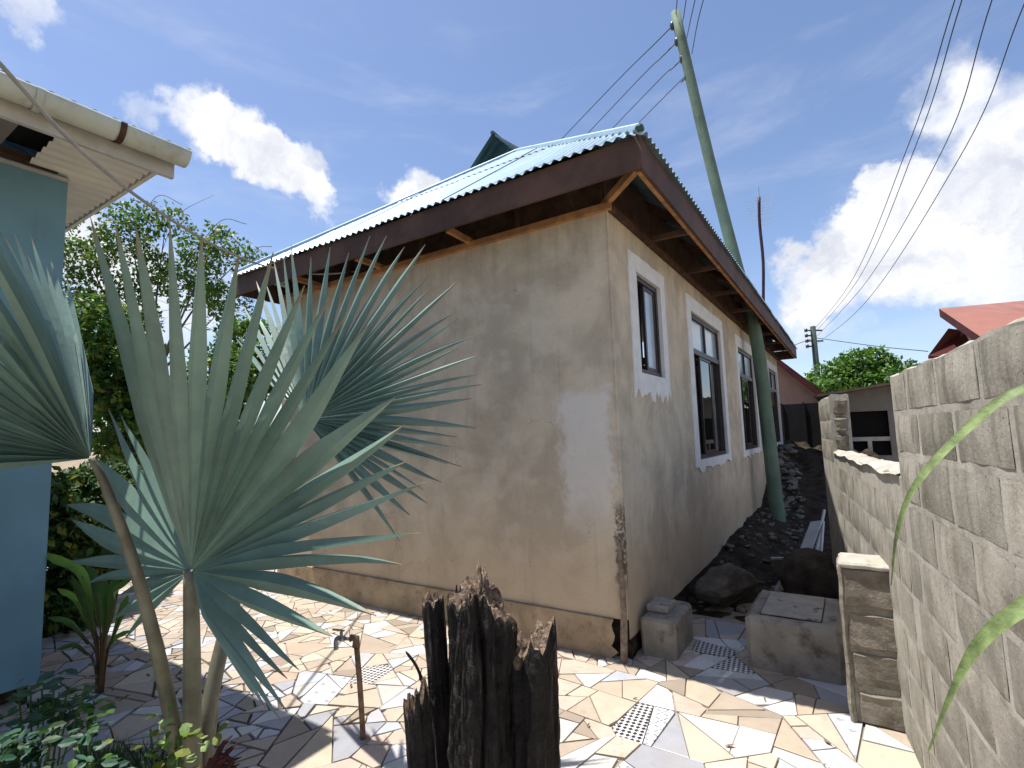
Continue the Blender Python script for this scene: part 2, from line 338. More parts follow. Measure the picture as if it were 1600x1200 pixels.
class MB:
    def __init__(s): s.v = []; s.f = []; s.m = []
    def add(s, v, f, m=0):
        k = len(s.v); s.v += [Vector(p) for p in v]; s.f += [tuple(i+k for i in q) for q in f]; s.m += [m]*len(f)
    def box(s, a, b, m=0, bev=0):
        (x0, y0, z0), (x1, y1, z1) = a, b
        s.hexa([(x0, y0, z0), (x1, y0, z0), (x1, y1, z0), (x0, y1, z0), (x0, y0, z1), (x1, y0, z1), (x1, y1, z1), (x0, y1, z1)], m)
    def hexa(s, p, m=0):
        s.add(p, [(0, 3, 2, 1), (4, 5, 6, 7), (0, 1, 5, 4), (1, 2, 6, 5), (2, 3, 7, 6), (3, 0, 4, 7)], m)
    def beam(s, a, b, w, h, up=(0, 0, 1), m=0):
        a, b = Vector(a), Vector(b); d = (b-a).normalized(); u = Vector(up); sd = d.cross(u).normalized(); u = sd.cross(d).normalized()
        p = []
        for q in (a, b):
            p += [q-sd*w/2-u*h/2, q+sd*w/2-u*h/2, q+sd*w/2+u*h/2, q-sd*w/2+u*h/2]
        s.add(p, [(0, 3, 2, 1), (4, 5, 6, 7), (0, 1, 5, 4), (1, 2, 6, 5), (2, 3, 7, 6), (3, 0, 4, 7)], m)
    def tube(s, pts, r, n=8, m=0, caps=True):
        pts = [Vector(p) for p in pts]; rr = r if isinstance(r, (list, tuple)) else [r]*len(pts)
        k0 = len(s.v); ref = None
        for i, p in enumerate(pts):
            d = (pts[min(i+1, len(pts)-1)]-pts[max(i-1, 0)]).normalized()
            if ref is None: ref = d.orthogonal().normalized()
            ref = (ref-d*ref.dot(d)).normalized(); b = d.cross(ref)
            for j in range(n):
                a = 2*math.pi*j/n; s.v.append(p+(ref*math.cos(a)+b*math.sin(a))*rr[i])
        for i in range(len(pts)-1):
            for j in range(n):
                s.f.append((k0+i*n+j, k0+i*n+(j+1) % n, k0+(i+1)*n+(j+1) % n, k0+(i+1)*n+j)); s.m.append(m)
        if caps:
            s.f.append(tuple(k0+j for j in reversed(range(n)))); s.m.append(m)
            s.f.append(tuple(k0+(len(pts)-1)*n+j for j in range(n))); s.m.append(m)
    def make(s, name, mat, parent=None, smooth=False, loc=None):
        mats = mat if isinstance(mat, list) else [mat]
        return mesh(name, s.v, s.f, None, parent, smooth, loc, mats=mats, fm=s.m)
def catmull(pts, n=8):
    P = [Vector(p) for p in pts]; P = [P[0]*2-P[1]]+P+[P[-1]*2-P[-2]]; out = []
    for i in range(1, len(P)-2):
        for k in range(n):
            t = k/n; a, b, c, d = P[i-1], P[i], P[i+1], P[i+2]
            out.append(.5*((2*b)+(-a+c)*t+(2*a-5*b+4*c-d)*t*t+(-a+3*b-3*c+d)*t**3))
    out.append(P[-2]); return out
def rough_block(name, a, b, mat, parent, jit=.006, seg=3, bev=.012, seed=0, loc=None):
    """a weathered block between corners a and b: subdivided, edges rounded, faces uneven"""
    a, b = Vector(a), Vector(b); c = (a+b)/2; h = (b-a)/2
    bm = bmesh.new(); bmesh.ops.create_cube(bm, size=2)
    for v in bm.verts: v.co = Vector((v.co.x*h.x, v.co.y*h.y, v.co.z*h.z))
    bmesh.ops.bevel(bm, geom=bm.edges[:], offset=bev, segments=1, affect='EDGES')
    if seg > 1:
        ln = max(h)*2/seg
        bmesh.ops.subdivide_edges(bm, edges=[e for e in bm.edges if e.calc_length() > ln*.9], cuts=seg-1, use_grid_fill=True)
    for v in bm.verts:
        q = (v.co+c)*9+Vector((seed, seed*2, 0)); n = noise.noise_vector(q)+noise.noise_vector(q*3)*.5
        v.co += n*jit
    me = bpy.data.meshes.new(name); bm.to_mesh(me); bm.free(); me.materials.append(mat)
    for p in me.polygons: p.use_smooth = False
    o = bpy.data.objects.new(name, me); col.objects.link(o)
    pb = BASE.get(parent.name, Vector()) if parent else Vector()
    o.location = c-pb if parent else c
    if parent: o.parent = parent
    BASE[o.name] = c
    return o
def rock(name, c, size, mat, parent=None, seed=0, sub=2, rz=None):
    bm = bmesh.new(); bmesh.ops.create_icosphere(bm, subdivisions=sub, radius=1)
    rr = random.Random(seed); 
    dirs = [Vector((rr.uniform(-1, 1), rr.uniform(-1, 1), rr.uniform(-1, 1))).normalized() for _ in range(7)]
    for v in bm.verts:
        for d in dirs:
            k = v.co.dot(d)
            if k > .62: v.co -= d*(k-.62)
        v.co += noise.noise_vector(v.co*2.5+Vector((seed, 0, 0)))*.10
        v.co = Vector((v.co.x*size[0], v.co.y*size[1], v.co.z*size[2]))
    bmesh.ops.rotate(bm, verts=bm.verts, matrix=Matrix.Rotation(rr.uniform(0, 6.28) if rz is None else rz, 3, 'Z'))
    me = bpy.data.meshes.new(name); bm.to_mesh(me); bm.free(); me.materials.append(mat)
    o = bpy.data.objects.new(name, me); col.objects.link(o)
    pb = BASE.get(parent.name, Vector()) if parent else Vector()
    o.location = Vector(c)-pb
    if parent: o.parent = parent
    BASE[o.name] = Vector(c); return o

# ------------------------------------------------------------------ ground
def sheet(name, x0, y0, x1, y1, nx, ny, zf, mat, kind='structure', label=None, cat=None):
    v = [(x0+(x1-x0)*i/nx, y0+(y1-y0)*j/ny, 0) for j in range(ny+1) for i in range(nx+1)]
    v = [(x, y, zf(x, y)) for x, y, _ in v]
    f = [(j*(nx+1)+i, j*(nx+1)+i+1, (j+1)*(nx+1)+i+1, (j+1)*(nx+1)+i) for j in range(ny) for i in range(nx)]
    o = mesh(name, v, f, mat, None, True); props(o, label, cat, kind=kind); return o
sheet('ground', -900, -900, 900, 900, 60, 60, lambda x, y: -.03, M['dirt'])
def mort_z(x, y): return -.004+.003*noise.noise(Vector((x*6, y*6, 0)))
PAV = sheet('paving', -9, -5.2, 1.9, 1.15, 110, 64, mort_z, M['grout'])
BASE[PAV.name] = Vector()
def boundx(y): return 1.46-math.tan(rad(7))*(y+.09)
def alley_z(x, y):
    t = max(0, y-.95)
    z = -.045+.02*min(t, 6)+.05*noise.noise(Vector((x*2.2, y*2.2, 3)))*min(1, t*2)+.03*noise.noise(Vector((x*7, y*7, 1)))*min(1, t*3)
    z += .45*math.exp(-((x+.0)/.38)**2)*min(1, max(0, (y-1.0)/2.5))*.45           # soil banked along the house
    z += .85*max(0, min(1, (y-6.2)/2.6))*(1+.2*noise.noise(Vector((x*4, y*4, 5))))
    return z
sheet('alley_soil', -.3, .93, 1.75, 13.5, 60, 300, alley_z, M['soil'])

# crazy paving of broken tiles -------------------------------------------------
seeds = [((905, 1045), 'peach'), ((968, 1052), 'blue'), ((1017, 1061), 'bdia'), ((882, 1074), 'peach'), ((912, 1088), 'cream'), ((953, 1077), 'orange'), ((992, 1080), 'yellow'), ((868, 1105), 'peach'),
 ((958, 1112), 'cream'), ((1030, 1102), 'clover'), ((1078, 1100), 'peach'), ((966, 1132), 'check'), ((1012, 1140), 'cross'), ((1058, 1152), 'grey'), ((1066, 1060), 'yellow'), ((1090, 1055), 'taupe'), ((1098, 1076), 'yellow'),
 ((1130, 1092), 'beige'), ((1155, 1112), 'taupe'), ((1175, 1134), 'beige'), ((1190, 1091), 'white'), ((1222, 1117), 'clover'), ((1246, 1102), 'orange'), ((1290, 1147), 'cream'), ((1255, 1166), 'orange'), ((1300, 1112), 'beige'),
 ((1117, 1148), 'rdia'), ((1132, 1122), 'yellow'), ((1180, 1170), 'white'), ((1090, 1182), 'cream'), ((1132, 1196), 'crack'), ((1240, 1200), 'white'), ((1338, 1157), 'dots'), ((1330, 1192), 'clover'), ((1388, 1158), 'mint'),
 ((1404, 1186), 'cream'), ((1012, 1190), 'grey'), ((960, 1172), 'peach'), ((884, 1168), 'beige'), ((905, 1188), 'white'), ((962, 1200), 'white'), ((868, 1140), 'white'),
 ((1105, 1021), 'check'), ((1151, 1032), 'check'), ((1100, 1042), 'clover'), ((1105, 1003), 'clover'), ((1152, 1004), 'clover'), ((1138, 1052), 'mint'), ((1172, 1068), 'grey'), ((1210, 1062), 'taupe'), ((1242, 1052), 'taupe'),
 ((1085, 983), 'beige'), ((1120, 985), 'grey'), ((1155, 985), 'grey'), ((1300, 1084), 'grey'), ((1285, 1064), 'lav'), ((1250, 1078), 'taupe'), ((1200, 1050), 'beige'), ((1140, 1072), 'grey'), ((1040, 1050), 'taupe'),
 ((590, 1051), 'check'), ((622, 1077), 'white'), ((638, 1092), 'lav'), ((540, 1062), 'dots'), ((505, 1074), 'dots'), ((469, 1062), 'blue'), ((443, 1058), 'orange'), ((480, 1084), 'white'), ((560, 1095), 'cream'), ((575, 1035), 'lav'),
 ((525, 1022), 'cream'), ((470, 1015), 'orange'), ((620, 1000), 'peach'), ((645, 1020), 'lav'), ((590, 1010), 'beige'), ((500, 1160), 'yellow'), ((465, 1165), 'beige'), ((540, 1150), 'grey'), ((450, 1145), 'taupe'),
 ((155, 1115), 'taupe'), ((180, 1090), 'taupe'), ((170, 1150), 'grey'), ((215, 1135), 'beige'), ((225, 1055), 'cream'), ((215, 1075), 'beige'), ((120, 1040), 'grey'), ((90, 1160), 'taupe')]
pts = []
for (px, py), k in seeds:
    p = gp(px, py); pts.append((p.x, p.y, k))
def inhouse(x, y): return -4.0 < x < .0 and y > .0
pal_left = ['grey']*4+['lav']*3+['beige']*4+['taupe']*3+['cream']*2+['white']
pal_far = ['cream']*4+['white']*2+['beige']*6+['peach']*7+['lav']*2+['taupe']*2+['yellow']*1+['crack']*2+['orange', 'blue', 'mint', 'dots']
def clip(poly, nx, ny, d):
    out = []
    for i in range(len(poly)):
        a, b = poly[i], poly[(i+1) % len(poly)]
        da = a[0]*nx+a[1]*ny-d; db = b[0]*nx+b[1]*ny-d
        if da <= 0: out.append(a)
        if da*db < 0: t = da/(da-db); out.append((a[0]+(b[0]-a[0])*t, a[1]+(b[1]-a[1])*t))
    return out
def area(p): return sum(p[n-1][0]*p[n][1]-p[n][0]*p[n-1][1] for n in range(len(p)))/2
def cent(p): return (sum(q[0] for q in p)/len(p), sum(q[1] for q in p)/len(p))
def inset(p, g_):
    out = p
    for n in range(len(p)):
        a, b = p[n-1], p[n]; ex, ey = b[0]-a[0], b[1]-a[1]; L = math.hypot(ex, ey)
        if L < 1e-6: continue
        nx, ny = ey/L, -ex/L; out = clip(out, nx, ny, a[0]*nx+a[1]*ny-g_*R.uniform(.5, 1.5))
        if len(out) < 3: return out
    return out
coarse = []
while len(coarse) < 190:
    x, y = R.uniform(-9, 1.9), R.uniform(-5.1, 1.2)
    if all(math.hypot(x-q[0], y-q[1]) > .42 for q in coarse[-400:]) or R.random() < .004: coarse.append((x, y))
cells = []
for i, (x, y) in enumerate(coarse):
    poly = [(x-.9, y-.9), (x+.9, y-.9), (x+.9, y+.9), (x-.9, y+.9)]
    for j, q in enumerate(coarse):
        if j == i: continue
        dx, dy = q[0]-x, q[1]-y; L = math.hypot(dx, dy)
        if L < 2: poly = clip(poly, dx/L, dy/L, ((x+q[0])/2*dx+(y+q[1])/2*dy)/L)
        if len(poly) < 3: break
    poly = clip(poly, math.cos(rad(7)), math.sin(rad(7)), 1.46*math.cos(rad(7))+.02) if len(poly) > 2 else poly
    poly = clip(poly, 0, 1, 1.05) if len(poly) > 2 else poly
    poly = clip(poly, -1, 0, 9) if len(poly) > 2 else poly
    if len(poly) > 2:
        if area(poly) < 0: poly.reverse()
        cells.append(poly)
def inside(p, q):
    return all((p[n][0]-p[n-1][0])*(q[1]-p[n-1][1])-(p[n][1]-p[n-1][1])*(q[0]-p[n-1][0]) >= 0 for n in range(len(p)))
done = []
while cells:
    p = cells.pop(); A = area(p); ins_ = [q for q in pts if inside(p, q)]
    c = cent(p)
    if len(ins_) > 1:
        a, b = max(((u, v) for u in ins_ for v in ins_ if u is not v), key=lambda t: math.hypot(t[0][0]-t[1][0], t[0][1]-t[1][1]))
        dx, dy = b[0]-a[0], b[1]-a[1]; an = math.atan2(dy, dx)+R.uniform(-.25, .25); mx, my = (a[0]+b[0])/2, (a[1]+b[1])/2
    else:
        lim = (.062 if ins_ else (R.uniform(.010, .032) if c[0] > -5 else R.uniform(.02, .06)))
        if A < lim: 
            done.append((p, ins_[0][2] if ins_ else None)); continue
        # split across the longest direction
        best = max(((p[u][0]-p[v][0], p[u][1]-p[v][1]) for u in range(len(p)) for v in range(u)), key=lambda t: math.hypot(*t))
        an = math.atan2(best[1], best[0])+R.uniform(-.32, .32); mx, my = c[0]+R.uniform(-.03, .03), c[1]+R.uniform(-.03, .03)
        if ins_:
            q = ins_[0]; off = .095; sgn = 1 if (c[0]-q[0])*math.cos(an)+(c[1]-q[1])*math.sin(an) > 0 else -1
            mx, my = q[0]+sgn*math.cos(an)*off, q[1]+sgn*math.sin(an)*off
    nx, ny = math.cos(an), math.sin(an); d = mx*nx+my*ny
    q1, q2 = clip(p, nx, ny, d), clip(p, -nx, -ny, -d)
    if len(q1) < 3 or len(q2) < 3 or min(area(q1), area(q2)) < .0012: done.append((p, ins_[0][2] if ins_ else None)); continue
    cells += [q1, q2]
tiles = []
for p, k in done:
    c = cent(p)
    if inhouse(c[0], c[1]-.08) or (c[0] > -.05 and c[1] > 1.0): continue
    dark = c[0] < -.9 and c[1] < -1.35
    pp = inset(p, R.uniform(.0022, .005) if not dark else R.uniform(.003, .010))
    if len(pp) < 3: continue
    pp = [q for n_, q in enumerate(pp) if math.hypot(q[0]-pp[n_-1][0], q[1]-pp[n_-1][1]) > .008]
    if len(pp) < 3 or area(pp) < .0008: continue
    if R.random() < .35 and len(pp) > 3:                     # a chipped corner
        n_ = R.randrange(len(pp)); a, b, e = pp[n_-1], pp[n_], pp[(n_+1) % len(pp)]; t1, t2 = R.uniform(.1, .3), R.uniform(.1, .3)
        pp[n_:n_+1] = [(b[0]+(a[0]-b[0])*t1, b[1]+(a[1]-b[1])*t1), (b[0]+(e[0]-b[0])*t2, b[1]+(e[1]-b[1])*t2)]
    c = cent(pp); v = Vector((c[0], c[1], 0))-CAM; dz = v.dot(cf)
    if dz < .3: continue
    sx = 800+F*v.dot(cr)/dz; sy = 600-F*v.dot(cu)/dz
    vis = -60 < sx < 1660 and sy < 1290
    kk = k or R.choice(pal_left if dark else pal_far)
    tiles.append((abs(area(pp))/dz**3 if vis else 0, c, pp, kk, 0 if k else len(seeds)))
tiles.sort(key=lambda t: -t[0])
rest = MB(); restm = []
keys = list(T)
for n_, (sz, c, pp, k, idx) in enumerate(tiles):
    th = .007+.004*R.random(); tx, ty = R.uniform(-.012, .012), R.uniform(-.012, .012)
    top = [(p[0], p[1], th+(p[0]-c[0])*tx+(p[1]-c[1])*ty) for p in pp]; N = len(pp)
    inn = [(c[0]+(p[0]-c[0])*.985, c[1]+(p[1]-c[1])*.985, p[2]+.0012) for p in top]
    bot = [(p[0], p[1], -.012) for p in pp]
    V = inn+top+bot
    Fc = [tuple(range(N))]+[(N+a, N+(a+1) % N, (a+1) % N, a) for a in range(N)]+[(2*N+a, 2*N+(a+1) % N, N+(a+1) % N, N+a) for a in range(N)]
    if sum(pp[q-1][0]*pp[q][1]-pp[q][0]*pp[q-1][1] for q in range(N)) < 0: Fc = [tuple(reversed(q)) for q in Fc]
    if n_ < 298 and sz > 0:
        ang = R.uniform(0, math.pi) if idx >= len(seeds) else {'cross': .25, 'check': .1, 'dots': .55, 'bdia': .2, 'rdia': .5}.get(k, R.uniform(0, 3))
        o = mesh('tile', V, Fc, T[k], PAV, loc=(c[0], c[1], 0))
        rm = Matrix.Rotation(-ang, 4, 'Z'); o.data.transform(rm); o.rotation_euler.z = ang
    else:
        rest.add(V, Fc, keys.index(k))
o = rest.make('broken_tiles', [T[k] for k in keys], PAV); o["kind"] = "stuff"

# ------------------------------------------------------------------ main house
WL, WZ = -3.95, 3.16                                         # left end of the front wall, wall top
H = thing('plastered_house', (0, 0, 0), 'unpainted cement plastered house with pale blue corrugated roof and dark brown fascia', 'house')
wins = [(.53, 1.16, 2.0, 2.83, 'slide'), (2.24, 3.74, 1.22, 2.83, 'tall'), (5.0, 6.5, 1.21, 2.80, 'tall'), (8.5, 9.95, 1.22, 2.80, 'far')]
YE = 10.3
b = MB()
# front wall (faces -y) as a gently uneven grid
def wallgrid(fn, us, vs, skip=None):
    V = [fn(u, v) for v in vs for u in us]; n = len(us)
    Fc = [(j*n+i, j*n+i+1, (j+1)*n+i+1, (j+1)*n+i) for j in range(len(vs)-1) for i in range(n-1) if not (skip and skip((us[i]+us[i+1])/2, (vs[j]+vs[j+1])/2))]
    return V, Fc
def lin(a, c, n): return [a+(c-a)*i/n for i in range(n+1)]
us = lin(WL, -.012, 60); vs = lin(.27, WZ, 44)
V, Fc = wallgrid(lambda u, v: (u, .006*noise.noise(Vector((u*1.3, 0, v*1.3)))+.003*noise.noise(Vector((u*5, 3, v*5)))-(.003), v), us, vs)
b.add(V, Fc)
vs2 = sorted(set(lin(.14, WZ, 40)+[w[2] for w in wins]+[w[3] for w in wins]))
us2 = sorted(set(lin(.012, YE, 100)+[w[0] for w in wins]+[w[1] for w in wins]))
def inwin(u, v): return any(w[0] < u < w[1] and w[2] < v < w[3] for w in wins)
V, Fc = wallgrid(lambda u, v: (.006*noise.noise(Vector((0, u*1.3, v*1.3)))+.003*noise.noise(Vector((7, u*5, v*5))), u, v+(0.012*noise.noise(Vector((u*6, 1, 1))) if v < .15 else 0)), us2, vs2, inwin)
b.add(V, Fc)
b.add([(-.012, -.003, .27), (0.0, .012, .27), (0.0, .012, WZ), (-.012, -.003, WZ)], [(0, 1, 2, 3)])            # rounded arris
b.box((WL, .16, 0), (WL+.14, YE, WZ)); b.box((WL, YE-.14, 0), (-.0, YE, WZ)); b.add([(WL, 0, .27), (WL, .16, .27), (WL, .16, WZ), (WL, 0, WZ)], [(0, 3, 2, 1)])
for w in wins:                                                # reveals
    y0, y1, z0, z1 = w[:4]
    b.add([(0.003, y0, z0), (-.15, y0, z0), (-.15, y0, z1), (0.003, y0, z1)], [(0, 1, 2, 3)]); b.add([(0.003, y1, z0), (-.15, y1, z0), (-.15, y1, z1), (0.003, y1, z1)], [(3, 2, 1, 0)])
    b.add([(0.003, y0, z0), (0.003, y1, z0), (-.15, y1, z0), (-.15, y0, z0)], [(0, 1, 2, 3)]); b.add([(0.003, y0, z1), (0.003, y1, z1), (-.15, y1, z1), (-.15, y0, z1)], [(3, 2, 1, 0)])
b.make('wall', M['plaster'], H, smooth=False)
b = MB(); b.box((WL+.02, .14, .0), (-.14, .2, WZ)); b.box((WL+.02, .2, -.02), (-.14, YE-.2, .01)); b.box((-3.0, .2, .02), (-2.9, YE-.2, WZ)); b.make('interior', M['black'], H)
# plinth: ragged broken end at the corner
b = MB(); xs = lin(WL, -.10, 60)
zs = lin(0, .275, 8)
V, Fc = wallgrid(lambda u, v: (u+(.05*noise.noise(Vector((v*22, 4, 1)))-.12*(.275-v)*0 if u > -.2 else 0), -.022-.012*(1-v/.275)+.008*noise.noise(Vector((u*4, 1, v*6))), v-.01), xs, zs)
b.add(V, Fc)
b.add([(u, -.022+.008*noise.noise(Vector((u*4, 1, .275*6))), .265) for u in xs]+[(u, .02, .272) for u in xs], [(i, i+1, len(xs)+i+1, len(xs)+i) for i in range(len(xs)-1)])
b.make('plinth', M['plinth'], H)
b = MB(); V, Fc = wallgrid(lambda u, v: (u, .035+.02*noise.noise(Vector((u*14, 2, v*14))), v), lin(-.22, .0, 10), lin(-.01, .29, 10)); b.add(V, Fc)
V, Fc = wallgrid(lambda u, v: (-.01+.02*noise.noise(Vector((5, u*12, v*12))), u, v), lin(.03, YE, 160), lin(-.01, .15, 6)); b.add(V, Fc)
b.make('foundation', M['rotten'], H)
# corner stake
b = MB(); b.tube(catmull([(-.03, -.035, .0), (-.018, -.03, .3), (-.022, -.024, .55), (-.03, -.012, .78)], 4), [.026]*4+[.022]*4+[.017]*4+[.006], 6); b.make('corner_stake', M['darkwood'] if 0 else material('grey_stake', (.26, .20, .15), .9, .3, 20, .5, 60), H)
b = MB(); b.tube([(-.004, .004, .9), (-.002, .002, 2.0), (-.003, .002, WZ)], .009, 6); b.make('corner_bead', M['plaster'], H)

# windows
def ragged(y0, y1, z0, z1, drip, seed):
    rr = random.Random(seed); P = []
    def edge(a, c, n, amp, nx, nz):
        for i in range(n):
            t = i/n; k = rr.uniform(-amp, amp); P.append((a[0]+(c[0]-a[0])*t+nx*k, a[1]+(c[1]-a[1])*t+nz*k))
    edge((y0, z0), (y1, z0), 18, drip, 0, 1); edge((y1, z0), (y1, z1), 14, .006, 1, 0); edge((y1, z1), (y0, z1), 8, .006, 0, 1); edge((y0, z1), (y0, z0), 14, .007, 1, 0)
    return P
def make_window(w, out, drip, seed):
    y0, y1, z0, z1, kind = w
    fr = MB(); X0, X1 = -.075, -.02; s = .045
    def bar(ya, yb, za, zb, xa=X0, xb=X1): fr.box((xa, ya, za), (xb, yb, zb))
    g_ = .004
    bar(y0+g_, y0+s, z0+g_, z1-g_); bar(y1-s, y1-g_, z0+g_, z1-g_); bar(y0+s+.001, y1-s-.001, z0+g_, z0+s); bar(y0+s+.001, y1-s-.001, z1-s, z1-g_)
    panes = []; sashes = []
    if kind == 'slide':
        ym = (y0+y1)/2
        sashes.append((ym-.03, y1-s-.002, z0+s+.002, z1-s-.002, -.055, -.032, 'glasspale'))
        panes.append((y0+s+.002, ym-.032, z0+s+.002, z1-s-.002, -.070, 'glass'))
    else:
        zt = z1-.42; bar(y0+s+.001, y1-s-.001, zt-.03, zt+.03)
        ym = (y0+y1)/2; bar(ym-.015, ym+.015, zt+.031, z1-s-.001)
        panes.append((y0+s+.002, ym-.016, zt+.031, z1-s-.002, -.05, 'glasspale')); panes.append((ym+.016, y1-s-.002, zt+.031, z1-s-.002, -.05, 'glasspale'))
        L = y1-y0-2*s
        sashes.append((y0+s+L*.28, y0+s+L*.66, z0+s+.002, zt-.032, -.052, -.030, 'glass'))
        panes.append((y0+s+.002, y0+s+L*.28-.002, z0+s+.002, zt-.032, -.070, 'glass'))
        panes.append((y0+s+L*.66+.002, y1-s-.002, z0+s+.002, zt-.032, -.066, 'glass'))
    fo = fr.make('window', M['frame'], H)
    for (a, c, d, e, x0, x1, mt) in sashes:
        b = MB(); t = .032
        b.box((x0, a, d), (x1, a+t, e)); b.box((x0, c-t, d), (x1, c, e)); b.box((x0, a+t+.001, d), (x1, c-t-.001, d+t)); b.box((x0, a+t+.001, e-t), (x1, c-t-.001, e))
        b.make('sash', M['frame'], fo)
        b = MB(); b.box((x0+.009, a+t, d+t), (x0+.014, c-t, e-t)); b.make('pane', M[mt], fo)
    for (a, c, d, e, x, mt) in panes:
        b = MB(); b.box((x, a, d), (x+.005, c, e)); b.make('pane', M[mt], fo)
    oy0, oy1, oz0, oz1 = out
    P = ragged(oy0, oy1, oz0, oz1, drip, seed); n = len(P)
    # inner ring matches the opening, outer ring is ragged
    cy, cz = (y0+y1)/2, (z0+z1)/2; inn = []
    for (py, pz) in P: inn.append((min(max(py, y0+.002), y1-.002), min(max(pz, z0+.002), z1-.002)))
    V = [(.0135, p[0], p[1]) for p in inn]+[(.0125, p[0], p[1]) for p in P]+[(.0, p[0], p[1]) for p in P]+[(-.02, p[0], p[1]) for p in inn]
    Fc = []
    for i in range(n):
        j = (i+1) % n; Fc += [(i, j, n+j, n+i), (n+i, n+j, 2*n+j, 2*n+i), (3*n+i, 3*n+j, j, i)]
    mesh('painted_surround', V, Fc, M['whitepaint'], fo)
    return fo
make_window(wins[0], (.36, 1.30, 1.83, 2.97), .06, 1); make_window(wins[1], (2.06, 3.92, 1.12, 2.99), .035, 2)
make_window(wins[2], (4.84, 6.66, 1.12, 2.97), .035, 3); make_window(wins[3], (8.32, 10.1, 1.12, 2.95), .03, 4)

# roof
OV = .386; EZ = 3.385; SL = .74
XL, XR, YF, YB = -4.21, .40, -.40, YE+.35
XM = (XL+XR)/2; HS = (XR-XL)/2
PER, AMP = .076, .010
def corr_panel(name, org, ax, up, u0, u1, vlim0, vlim1, mat, parent, n=8, two=True):
    """corrugated sheets: ax = direction across the waves, up = direction up the slope (unit, 3-D); vlim(u) gives the slope length range"""
    ax, up = Vector(ax), Vector(up); nr = ax.cross(up).normalized()
    if nr.z < 0: nr = -nr
    w = .76
    k = 0; u = u0
    while u < u1-1e-4:
        ue = min(u+w, u1)
        for row in range(2 if two else 1):
            cols = max(2, int(round((ue-u)/PER*n))); V = []; Fc = []
            jx = R.uniform(-.012, .012); lift = (.006 if k % 2 else 0)+(.0 if row == 0 else .009)
            for i in range(cols+1):
                uu = u+(ue-u)*i/cols; a0, a1 = vlim0(uu), vlim1(uu)
                if two:
                    cut = 1.55
                    if row == 0: a1 = min(a1, cut+.1)
                    else: a0 = max(a0, cut)
                if row == 0: a0 += jx
                a1 = max(a1, a0)
                h = AMP*math.cos(2*math.pi*uu/PER)+lift
                for a in (a0, a1): V.append(Vector(org)+ax*uu+up*a+nr*h)
            for i in range(cols): Fc.append((2*i, 2*i+2, 2*i+3, 2*i+1))
            if (V[1]-V[0]).length+(V[-1]-V[-2]).length > .02 or any((V[2*i]-V[2*i+1]).length > .02 for i in range(cols)):
                mesh('roof_sheet', V, Fc, mat, parent, True)
        u = ue; k += 1
cs = 1/math.sqrt(1+SL*SL); sn = SL*cs
s3 = math.sqrt(1+SL*SL)
# front slope (triangle), right slope, left slope
corr_panel('front', (XL, YF-.05, EZ+.02-.03*SL), (1, 0, 0), (0, cs, sn), 0, XR-XL, lambda u: 0, lambda u: min(u, XR-XL-u)*s3, M['roofblue'], H)
LY = YB-YF
corr_panel('right', (XR+.04, YF, EZ+.02-.02*SL), (0, 1, 0), (-cs, 0, sn), 0, LY, lambda u: 0, lambda u: min(u, HS)*s3, M['roofblue'], H, n=6)
corr_panel('left', (XL-.02, YF, EZ+.02), (0, 1, 0), (cs, 0, sn), 0, LY, lambda u: 0, lambda u: min(u, HS)*s3, M['roofblue'], H, n=4, two=False)
apex = Vector((XM, YF+HS, EZ+HS*SL+.05))
for a, c in (((XR+.005, YF-.005, EZ+.045), apex), ((XL, YF, EZ+.045), apex), (apex, (XM, YB, apex.z))):
    b = MB(); b.tube([a, c], .035, 8); b.make('ridge_cap', M['roofblue'], H)
rock('ridge_knob', (XR+.005, YF-.01, EZ+.045), (.035, .035, .03), M['roofunder'], H, 3, 2)
# fascia, battens, rafters
b = MB(); b.box((XL+.02, -OV-.022, 3.175), (OV+.022, -OV, 3.388)); b.make('fascia_board', M['fascia'], H)
b = MB(); b.box((OV, -OV+.001, 3.172), (OV+.022, YB-.05, 3.385)); b.make('fascia_board', M['fascia'], H)
b = MB(); b.box((XL+.02, -OV+.002, 3.175), (XL+.04, YB-.05, 3.388)); b.make('fascia_board', M['fascia'], H)
b = MB(); b.box((XL+.045, YB-.07, 3.172), (OV-.035, YB-.05, 3.385)); b.box((XL+.3, YB-.1, 3.39), (OV-.2, YB-.08, 3.6)); b.make('fascia_board', M['fascia'], H)
b = MB(); b.box((OV-.03, -OV+.02, 3.168), (OV-.002, YB-.1, 3.20)); b.make('soffit_batten', M['rawwood'], H)
b = MB(); b.box((WL, -.045, WZ-.015), (.04, -.002, WZ+.035)); b.make('wall_plate', M['rawwood'], H)
b = MB(); b.box((.004, -.002, WZ-.015), (.045, YE, WZ+.03)); b.make('wall_plate', M['darkwood'], H)
for x in (-3.3, -2.35, -1.27): 
    b = MB(); b.beam((x+.06, -.36, WZ+.035), (x, .3, WZ+.055), .035, .05); b.make('rafter_tail', M['rawwood'], H)
for x in (-3.8, -2.8, -1.8, -.75):
    b = MB(); b.beam((x, -.375, 3.30), (x, .9, 3.30+1.27*SL), .045, .08); b.make('rafter', M['darkwood'], H)
    b = MB(); b.box((x-.02, -.04, WZ+.036), (x+.02, .0, 3.50)); b.make('strut', M['darkwood'], H)
b = MB(); b.beam((.36, -.36, WZ+.05), (-.25, .25, WZ+.06), .04, .055); b.make('rafter_tail', M['rawwood'], H)
b = MB(); b.beam((.37, -.37, 3.30), (-1.4, 1.4, 3.30+1.77*SL), .05, .09); b.make('rafter', M['darkwood'], H)
y = .9
